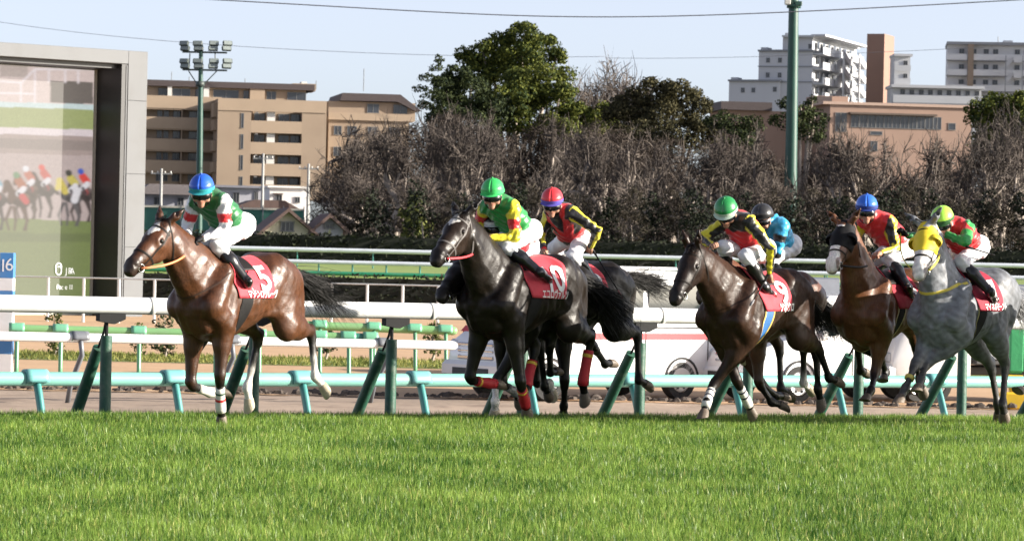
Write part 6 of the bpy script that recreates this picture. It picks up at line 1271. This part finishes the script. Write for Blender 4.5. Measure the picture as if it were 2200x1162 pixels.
    if peak:
        pk = np.array([[G((.128 + r_) * math.cos(a) - .012, (.112 + r_ * .4) * math.sin(a), .018 - r_ * .35) for a in np.linspace(-1.1, 1.1, 13)] for r_ in (-.006, .02, .035)]) - root_off
        MB().grid(pk).build('peak', cmat('band_' + band[0], band[1]), he, True)
    MB().lathe([(.002, .0), (.012, .002), (.008, .012), (.001, .016)], 8).build('button', he.data.materials[0], he, True, off=-(G(-.012, 0, .145) - root_off))
    # goggles
    an = np.linspace(-1.25, 1.25, 15); g = np.array([[(lambda p: p)(0) for _ in an]]); rows = []
    for zz in (-.062, -.05, -.02, -.004):
        O = np.repeat(G(0, 0, zz)[None], len(an), 0); D = np.cos(an)[:, None] * fd + np.sin(an)[:, None] * rt; p, d = B.march(O, D, .16); rows.append(p + d * (.006 if zz in (-.062, -.004) else .015))
    MB().grid(np.stack(rows, 0) - root_off).build('goggles', M['lens'], root, True)
    if strap:
        an = np.linspace(.0, math.pi, 16); MB().tube([G(.0 + .05 * math.sin(a), .088 * math.cos(a), -.03 - .118 * math.sin(a)) - root_off for a in an], .006, 5).build('chin_strap', M['leather'], root, True)
    h.hands = hands; h.jroot = root; h.jtool = (hc, fd, hu, rt)
    # reins
    rc = h.rein_col
    for sd, i in (('L', 0), ('R', 1)):
        if hold == 'rein' or sd in hold:
            a, b = h.bit[i], hands[sd]; t = np.linspace(0, 1, 12)[:, None]; side = np.array([0, .05 if sd == 'L' else -.05, 0])
            pts = a + (b - a) * t + (np.array([0, 0, -.05]) + side * 1.4) * np.sin(math.pi * t)
            MB().tube(pts, .012, 6, flat=.45, up=(0, 1, .2)).build('rein', cmat('rein%d' % int(sum(rc) * 1e4), rc, rough=.5), h.root, True)
    return root
def whip(h, p0, p1, name, label, col=(.01, .01, .01), tipc=None):
    """p0, p1: local points on the horse's frame"""
    o = h.wor(p0); root = empty(name, o, h.rz); tag(root, label, 'whip')
    v = np.asarray(p1) - p0; MB().tube([v * 0, v * .22], [.013, .011], 8).build('handle', M['leather'], root, True)
    MB().tube([v * .22, v * .6, v * .86], [.008, .007, .006], 8).build('shaft', cmat('whip', col, rough=.35), root, True)
    MB().tube([v * .85, v * .93, v], [.012, .017, .012], 8, flat=.4).build('flap', cmat('flap%d' % int(1000 * sum(tipc or col)), tipc or col), root, True)
    return root
# ------------------------------------------------------------------ the field
K = (.010, .009, .009)
GI = dict(parts=[('girth', ('girthblack', (.015, .014, .014)), .22, .13, .010)])
def run_horse(which, *a, **k):
    return None if ('h_' + which) in SKIP else build_horse(*a, **k)
red, yel, blk, wht, grn = (.60, .02, .025), (.72, .62, .03), (.012, .011, .012), (.74, .74, .74), (.02, .22, .06)
G_RACE = 'race horses galloping on the turf'
# leader
if 'lead' not in SKIP:
    h5 = Horse(-2.54, 30.75, 56, 1.0, -.035, 0)
    build_horse('race_horse', h5, (353, 474), (266, 574), {
        'FL': [(472, 812), (474, 872), (477, 912)], 'FR': [(409, 828), (452, 843), (490, 842)],
        'HL': [(668, 712), (677, 808), (704, 842)], 'HR': [(556, 722), (531, 832), (537, 875)]},
        (.072, .0265, .011), (.006, .0045, .004), 'bay race horse with orange reins leading the field at the left', G_RACE,
        socks={'HL': (WHITE, .62), 'HR': (WHITE, .66)}, star=(.14, .005, .10, .055), tail=(-1, .05, -.22, .78),
        bandages={'FL': [(('bandwhite', (.62, .60, .55)), .35, 1.2, 1.0), (('bandred', (.5, .03, .03)), .72, .80, 1.08), (('bandgreen', (.03, .08, .05)), .50, .56, 1.08)], 'FR': [(('bandwhite', (.62, .60, .55)), .40, 1.25, 1.0)]},
        cloth=dict(num='5', text='マテンロウレーヴ', front=.46), girth=GI, rein_col=(.62, .20, .08), neckstrap=(.10, ('strapbrown', (.05, .025, .015)), .014))
    build_jockey(h5, 'person', 'jockey in blue cap, green and white silks with red armbands on the leading horse', dict(hip=(505, 486), sh=(450, 432), head=(433, 404), elbL=(484, 496), handL=(432, 513), elbR=(402, 488), handR=(402, 512), kneeL=(468, 527), ankL=(532, 606), toeL=(531, 626)),
        ('blue', (.02, .10, .55)), ('teal', (.03, .30, .33)), dict(torso=(.015, .14, .04), hem=wht, yoke=(.015, .14, .04), back=(.015, .14, .04), upper=[(.08, wht), (.42, wht), (.72, red), (1, wht)], fore=[(1, wht)]), face=(84, 22), glove=(.015, .014, .015))
# number ten
if 'ten' not in SKIP:
    h10 = Horse(.12, 32.95, 54, 1.07, -.09, 1.5)
    build_horse('race_horse', h10, (992, 458), (927, 553), {
        'FL': [(1119, 826), (1127, 860), (1134, 890)], 'FR': [(1008, 816), (1050, 823), (1078, 824)],
        'HL': [(1270, 722), (1252, 822), (1258, 862)], 'HR': [(1151, 744), (1131, 828), (1126, 858)]},
        (.0105, .007, .005), (.005, .0045, .004), 'dark brown race horse with red reins and red leg bandages', G_RACE, star=(.13, .0, .085, .06), tail=(-1, .05, -.30, .85), face=(.018, .011, .0075), ears='back',
        bandages={'FL': [(('bandred2', (.42, .02, .03)), .3, 1.28, 1.05), (('bandyel', (.6, .4, .05)), .34, .42, 1.12)], 'FR': [(('bandred2', (.42, .02, .03)), .35, 1.3, 1.05), (('bandyel', (.6, .4, .05)), .44, .52, 1.12)],
                  'HL': [(('bandred2', (.42, .02, .03)), .30, 1.05, 1.12), (('bandyel', (.6, .4, .05)), .38, .45, 1.18)], 'HR': [(('bandred2', (.42, .02, .03)), .38, 1.05, 1.12), (('bandyel', (.6, .4, .05)), .42, .49, 1.18)]},
        cloth=dict(num='10', text='エコロヴァルツ', nw=1.0, rear=-.30, nu=-.12, tu=-.08), girth=GI, rein_col=(.62, .05, .06), bridle_col=('bridlepale', (.10, .09, .085)))
    build_jockey(h10, 'person', 'jockey in bright green cap, green and yellow silks with red armbands', dict(hip=(1124, 498), sh=(1072, 443), head=(1058, 411), elbL=(1107, 510), handL=(1050, 511), elbR=(1032, 478), handR=(1030, 508), kneeL=(1090, 530), ankL=(1160, 586), toeL=(1178, 600)),
        ('green', (.04, .42, .10)), ('green2', (.05, .5, .13)), dict(torso=(.015, .24, .05), hem=(.015, .24, .05), yoke=(.015, .24, .05), back=(.015, .24, .05), upper=[(.08, yel), (.42, yel), (.74, red), (1, yel)], fore=[(1, yel)]), face=(78, 18))
# number nine
if 'nine' not in SKIP:
    h9 = Horse(2.42, 32.75, 52, .985, -.06, -1)
    build_horse('race_horse', h9, (1490, 528), (1440, 643), {
        'FL': [(1531, 829), (1519, 862), (1510, 898)], 'FR': [(1585, 822), (1604, 860), (1618, 890)],
        'HL': [(1758, 748), (1781, 812), (1806, 820)], 'HR': [(1752, 752), (1757, 836), (1766, 872), -.05]},
        (.030, .014, .008), (.007, .006, .0055), 'dark bay race horse with a blue and yellow girth and pricked ears', G_RACE, ears='up', tail=(-1, -.1, -.6, .6), muzzle=(.016, .012, .011), face=(.015, .009, .007),
        bandages={'FL': [(('bandwhite', (.62, .60, .55)), .30, 1.25, 1.0), (('bandnavy', (.03, .03, .06)), .40, .47, 1.07), (('bandnavy', (.03, .03, .06)), .70, .77, 1.08)], 'FR': [(('bandwhite', (.62, .60, .55)), .30, 1.25, 1.0), (('bandnavy', (.03, .03, .06)), .40, .47, 1.07), (('bandnavy', (.03, .03, .06)), .70, .77, 1.08)]},
        cloth=dict(num='9', text='ソボクロ', tw=.28, tu=-.07), girth=dict(parts=[('girth', ('girthblue', (.03, .13, .34)), .22, .10, .010), ('girth_edge', ('girthyel', (.65, .45, .12)), .285, .018, .013), ('girth_edge', ('girthyel', (.65, .45, .12)), .155, .018, .013)]))
    build_jockey(h9, 'person', 'jockey in green cap, red vest and long yellow and black sleeve stripes', dict(hip=(1625, 540), sh=(1585, 476), head=(1559, 451), elbL=(1656, 538), handL=(1653, 590), elbR=(1508, 512), handR=(1530, 528), kneeL=(1603, 549), ankL=(1645, 619), toeL=(1660, 638), kneeR=(1556, 530), handbL=.30, twist=.25),
        ('green3', (.02, .22, .06)), ('white', (.45, .55, .45)), dict(torso=red, hem=red, yoke=blk, back=red, upper=[(1, yel)], fore=[(1, yel)], stripe=(yel, blk)), face=(70, 38), hold='R')
    wp = h9.hands['L']; whip(h9, wp + np.array([-.03, .0, .10]), h9.px(1612, 656, wp[1] + .12), 'riding_whip', 'black riding whip pointing down beside the number nine cloth', tipc=(.25, .25, .26))
# black hood horse
if 'hood' not in SKIP:
    h6 = Horse(3.86, 34.3, 57, 1.0, -.05, 0)
    build_horse('race_horse', h6, (1816, 476), (1780, 572), {
        'FL': [(1879, 806), (1871, 838), (1858, 862)], 'FR': [(1892, 770), (1903, 800), (1897, 820)],
        'HL': [(1965, 735), (1975, 815), (1985, 845)], 'HR': [(1822, 758), (1848, 796), (1862, 800), -.16]},
        (.135, .054, .023), (.009, .007, .006), 'bright bay race horse wearing a black blinker hood over a white blaze', G_RACE, ears='out', blaze=(.05, .05, .052, .05), muzzle=(.30, .22, .19), tail=(-1, 0, -.4, .6),
        hood=dict(col=('hoodblack', (.012, .012, .013))), cloth=dict(num='6', mat=mat('cloth_wine', (.36, .016, .035), rough=.75, var=.1)), girth=dict(parts=[('girth', ('girthblack', (.015, .014, .014)), .22, .10, .010), ('girth_edge', ('girthcream', (.6, .5, .3)), .285, .018, .013), ('girth_edge', ('girthcream', (.6, .5, .3)), .155, .018, .013)]))
    build_jockey(h6, 'person', 'jockey in blue cap and red vest on the horse with the black hood', dict(hip=(1935, 530), sh=(1880, 476), head=(1862, 444), elbL=(1924, 538), handL=(1890, 545), elbR=(1838, 530), handR=(1858, 548), kneeL=(1912, 556), ankL=(1951, 619), toeL=(1958, 640)),
        ('blue2', (.03, .14, .62)), ('navy', (.02, .04, .2)), dict(torso=red, hem=red, yoke=red, back=red, upper=[(1, yel)], fore=[(1, yel)], stripe=(yel, blk)), face=(84, 14))
# grey
if 'grey' not in SKIP:
    hg = Horse(4.60, 33.6, 54, 1.04, -.09, 0)
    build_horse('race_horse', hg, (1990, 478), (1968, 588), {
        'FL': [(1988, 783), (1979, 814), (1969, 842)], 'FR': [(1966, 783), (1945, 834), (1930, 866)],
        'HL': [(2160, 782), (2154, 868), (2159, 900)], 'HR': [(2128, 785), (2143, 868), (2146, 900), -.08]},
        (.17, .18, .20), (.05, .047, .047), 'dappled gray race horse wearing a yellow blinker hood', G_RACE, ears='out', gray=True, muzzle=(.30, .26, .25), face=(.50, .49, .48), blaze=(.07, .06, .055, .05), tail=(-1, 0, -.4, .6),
        hood=dict(col=('hoodyellow', (.72, .55, .03)), pad=1), cloth=dict(num='7', text='マイネルモーント', mat=mat('cloth_red_shaded', (.30, .012, .035), rough=.75, var=.1)), rein_col=(.62, .5, .06), neckstrap=(.25, ('strapyel', (.62, .5, .08)), .03),  # the cloth's shade is put into its darker red
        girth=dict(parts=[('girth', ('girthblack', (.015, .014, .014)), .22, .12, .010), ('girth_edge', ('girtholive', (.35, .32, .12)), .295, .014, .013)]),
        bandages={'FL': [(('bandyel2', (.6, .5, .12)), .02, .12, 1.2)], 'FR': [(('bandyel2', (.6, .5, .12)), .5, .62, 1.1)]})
    build_jockey(hg, 'person', 'jockey in lime cap, red silks and green sleeves crouched on the gray', dict(hip=(2085, 532), sh=(2048, 490), head=(2024, 470), elbL=(2074, 520), handL=(2028, 502), elbR=(1985, 515), handR=(1944, 503), kneeL=(2064, 562), ankL=(2128, 628), toeL=(2134, 646), kneeR=(2040, 556)),
        ('lime', (.38, .75, .08)), ('darkgreen', (.03, .10, .03)), dict(torso=red, hem=red, yoke=red, back=red, upper=[(.45, red), (1, (.03, .30, .06))], fore=[(1, (.03, .30, .06))], spot=(.03, .33, .07)), face=(62, 30), glove=(.015, .014, .015))
    whip(hg, hg.px(2076, 530, .35), hg.px(2136, 548, .30), 'riding_whip', 'black riding whip held out behind the jockey on the gray')
# the red-capped rider between the leader's pursuers
if 'redcap' not in SKIP:
    h7 = Horse(.66, 34.6, 50, 1.03, -.10, 0)
    build_horse('race_horse', h7, (1080, 560), (1040, 640), {
        'FL': [(1213, 822), (1211, 872), (1210, 896)], 'FR': [(1150, 824), (1180, 822), (1190, 850)],
        'HL': [(1368, 714), (1372, 816), (1396, 828)], 'HR': [(1277, 748), (1300, 782), (1318, 778)]},
        (.012, .009, .0075), (.006, .0055, .005), 'near-black race horse ridden by the jockey in the red cap', G_RACE, tail=(-1, .1, .02, .62), socks={'FR': (WHITE, .9)}, hres=.018,
        cloth=dict(num='3'), girth=GI)
    build_jockey(h7, 'person', 'jockey in red cap sitting up with a whip in hand', dict(hip=(1236, 512), sh=(1206, 458), head=(1186, 430), elbL=(1283, 497), handL=(1268, 532), elbR=(1160, 508), handR=(1168, 540), kneeL=(1232, 549), ankL=(1275, 600), toeL=(1285, 618), kneeR=(1192, 532), handbL=.32, twist=.15),
        ('red', (.62, .04, .05)), ('violet', (.10, .08, .38)), dict(torso=red, torso2=blk, hem=blk, yoke=blk, back=blk, upper=[(1, yel)], fore=[(1, yel)], stripe=(yel, blk), sash=red), face=(80, 22), hold='R')
    wp = h7.hands['L']; whip(h7, wp + np.array([.03, .0, .06]), h7.px(1338, 640, .45), 'riding_whip', 'long dark riding whip held by the jockey in the red cap', tipc=(.35, .12, .12))
# hidden runner whose head shows under the dark brown horse's chin
if 'hidden' not in SKIP:
    h3 = Horse(.32, 33.75, 48, 1.0, -.10, 0)
    build_horse('race_horse', h3, (992, 560), (940, 630), {
        'FL': [(1064, 820), (1064, 862), (1063, 892)], 'FR': [(1078, 824), (1108, 842), (1117, 866)],
        'HL': [(1180, 745), (1182, 800), (1200, 795)], 'HR': [(1160, 750), (1170, 830), (1180, 850)]},
        (.010, .008, .007), (.006, .0055, .005), 'black race horse mostly hidden behind the dark brown one, low head showing', G_RACE, socks={'FL': (WHITE, .35)}, hres=.018, noseband=True, tail=(-1, 0, -.5, .5), mane=False,
        bandages={'FR': [(('bandgray', (.3, .3, .3)), .4, 1.1, 1.0)]}, girth=GI)
    build_jockey(h3, 'person', 'goggled jockey in black cap glimpsed behind the jockey in the green cap', dict(hip=(1120, 535), sh=(1075, 505), head=(1060, 480), elbL=(1095, 555), handL=(1050, 560), elbR=(1040, 540), handR=(1030, 560), kneeL=(1085, 575), ankL=(1130, 640), toeL=(1132, 655)),
        ('black', (.013, .013, .014)), ('whiteb', (.6, .6, .6)), dict(torso=(.4, .02, .03), yoke=(.4, .02, .03), upper=[(1, (.4, .02, .03))], fore=[(1, (.4, .02, .03))]), face=(80, 10))
# bay behind number nine
if 'bayback' not in SKIP:
    h8 = Horse(2.66, 34.45, 47, .98, -.08, 0)
    build_horse('race_horse', h8, (1535, 545), (1500, 640), {
        'FL': [(1630, 824), (1658, 864), (1690, 872)], 'FR': [(1640, 830), (1668, 850), (1690, 850)],
        'HL': [(1726, 742), (1726, 822), (1744, 838)], 'HR': [(1674, 745), (1677, 834), (1702, 850)]},
        (.11, .040, .018), (.012, .009, .008), 'light bay race horse half hidden behind the number nine horse', G_RACE, socks={'HL': (WHITE, .8)}, hres=.018, tail=(-1, 0, -.7, .6), mane=False,
        cloth=dict(num='2', rear=-.12), girth=dict(parts=[('girth', ('girthblack', (.015, .014, .014)), .22, .10, .010), ('girth_edge', ('girthcream', (.6, .5, .3)), .285, .016, .013), ('girth_edge', ('girthcream', (.6, .5, .3)), .155, .016, .013)]))
    build_jockey(h8, 'person', 'jockey in black cap and sky blue silks behind the number nine rider', dict(hip=(1684, 530), sh=(1654, 484), head=(1637, 464), elbL=(1668, 545), handL=(1630, 552), elbR=(1620, 520), handR=(1610, 550), kneeL=(1655, 560), ankL=(1690, 625), toeL=(1695, 640)),
        ('black2', (.03, .03, .032)), ('black3', (.02, .02, .02)), dict(torso=(.03, .35, .62), hem=blk, yoke=(.03, .35, .62), back=(.03, .35, .62), upper=[(.35, (.03, .35, .62)), (.6, blk), (1, (.03, .35, .62))], fore=[(.25, blk), (1, (.03, .35, .55))]), face=(62, 12))
# runner at the right edge, only a leg in view
if 'edge' not in SKIP:
    he_ = Horse(6.1, 33.2, 52, 1.0, -.04, 0)
    build_horse('race_horse', he_, (2304, 500), (2264, 590), {
        'FL': [(2335, 815), (2328, 865), (2320, 897)], 'FR': [(2262, 800), (2207, 834), (2186, 842)],
        'HL': [(2520, 770), (2530, 850), (2540, 880)], 'HR': [(2470, 770), (2480, 850), (2490, 880)]},
        (.012, .009, .0075), (.006, .0055, .005), 'dark race horse entering at the right edge, only its foreleg in view', G_RACE, hres=.02, mane=False, tail=(-1, 0, -.5, .5), girth=GI)
    build_jockey(he_, 'person', 'jockey in white silks riding just beyond the right edge', dict(hip=(2405, 520), sh=(2350, 468), head=(2330, 442), elbL=(2385, 530), handL=(2335, 545), elbR=(2305, 520), handR=(2315, 545), kneeL=(2370, 560), ankL=(2425, 635), toeL=(2432, 652)),
        ('white2', (.7, .7, .7)), ('red5', (.5, .02, .03)), dict(torso=wht, yoke=wht, upper=[(.4, wht), (.7, red), (1, wht)], fore=[(1, wht)]), face=(60, 15))
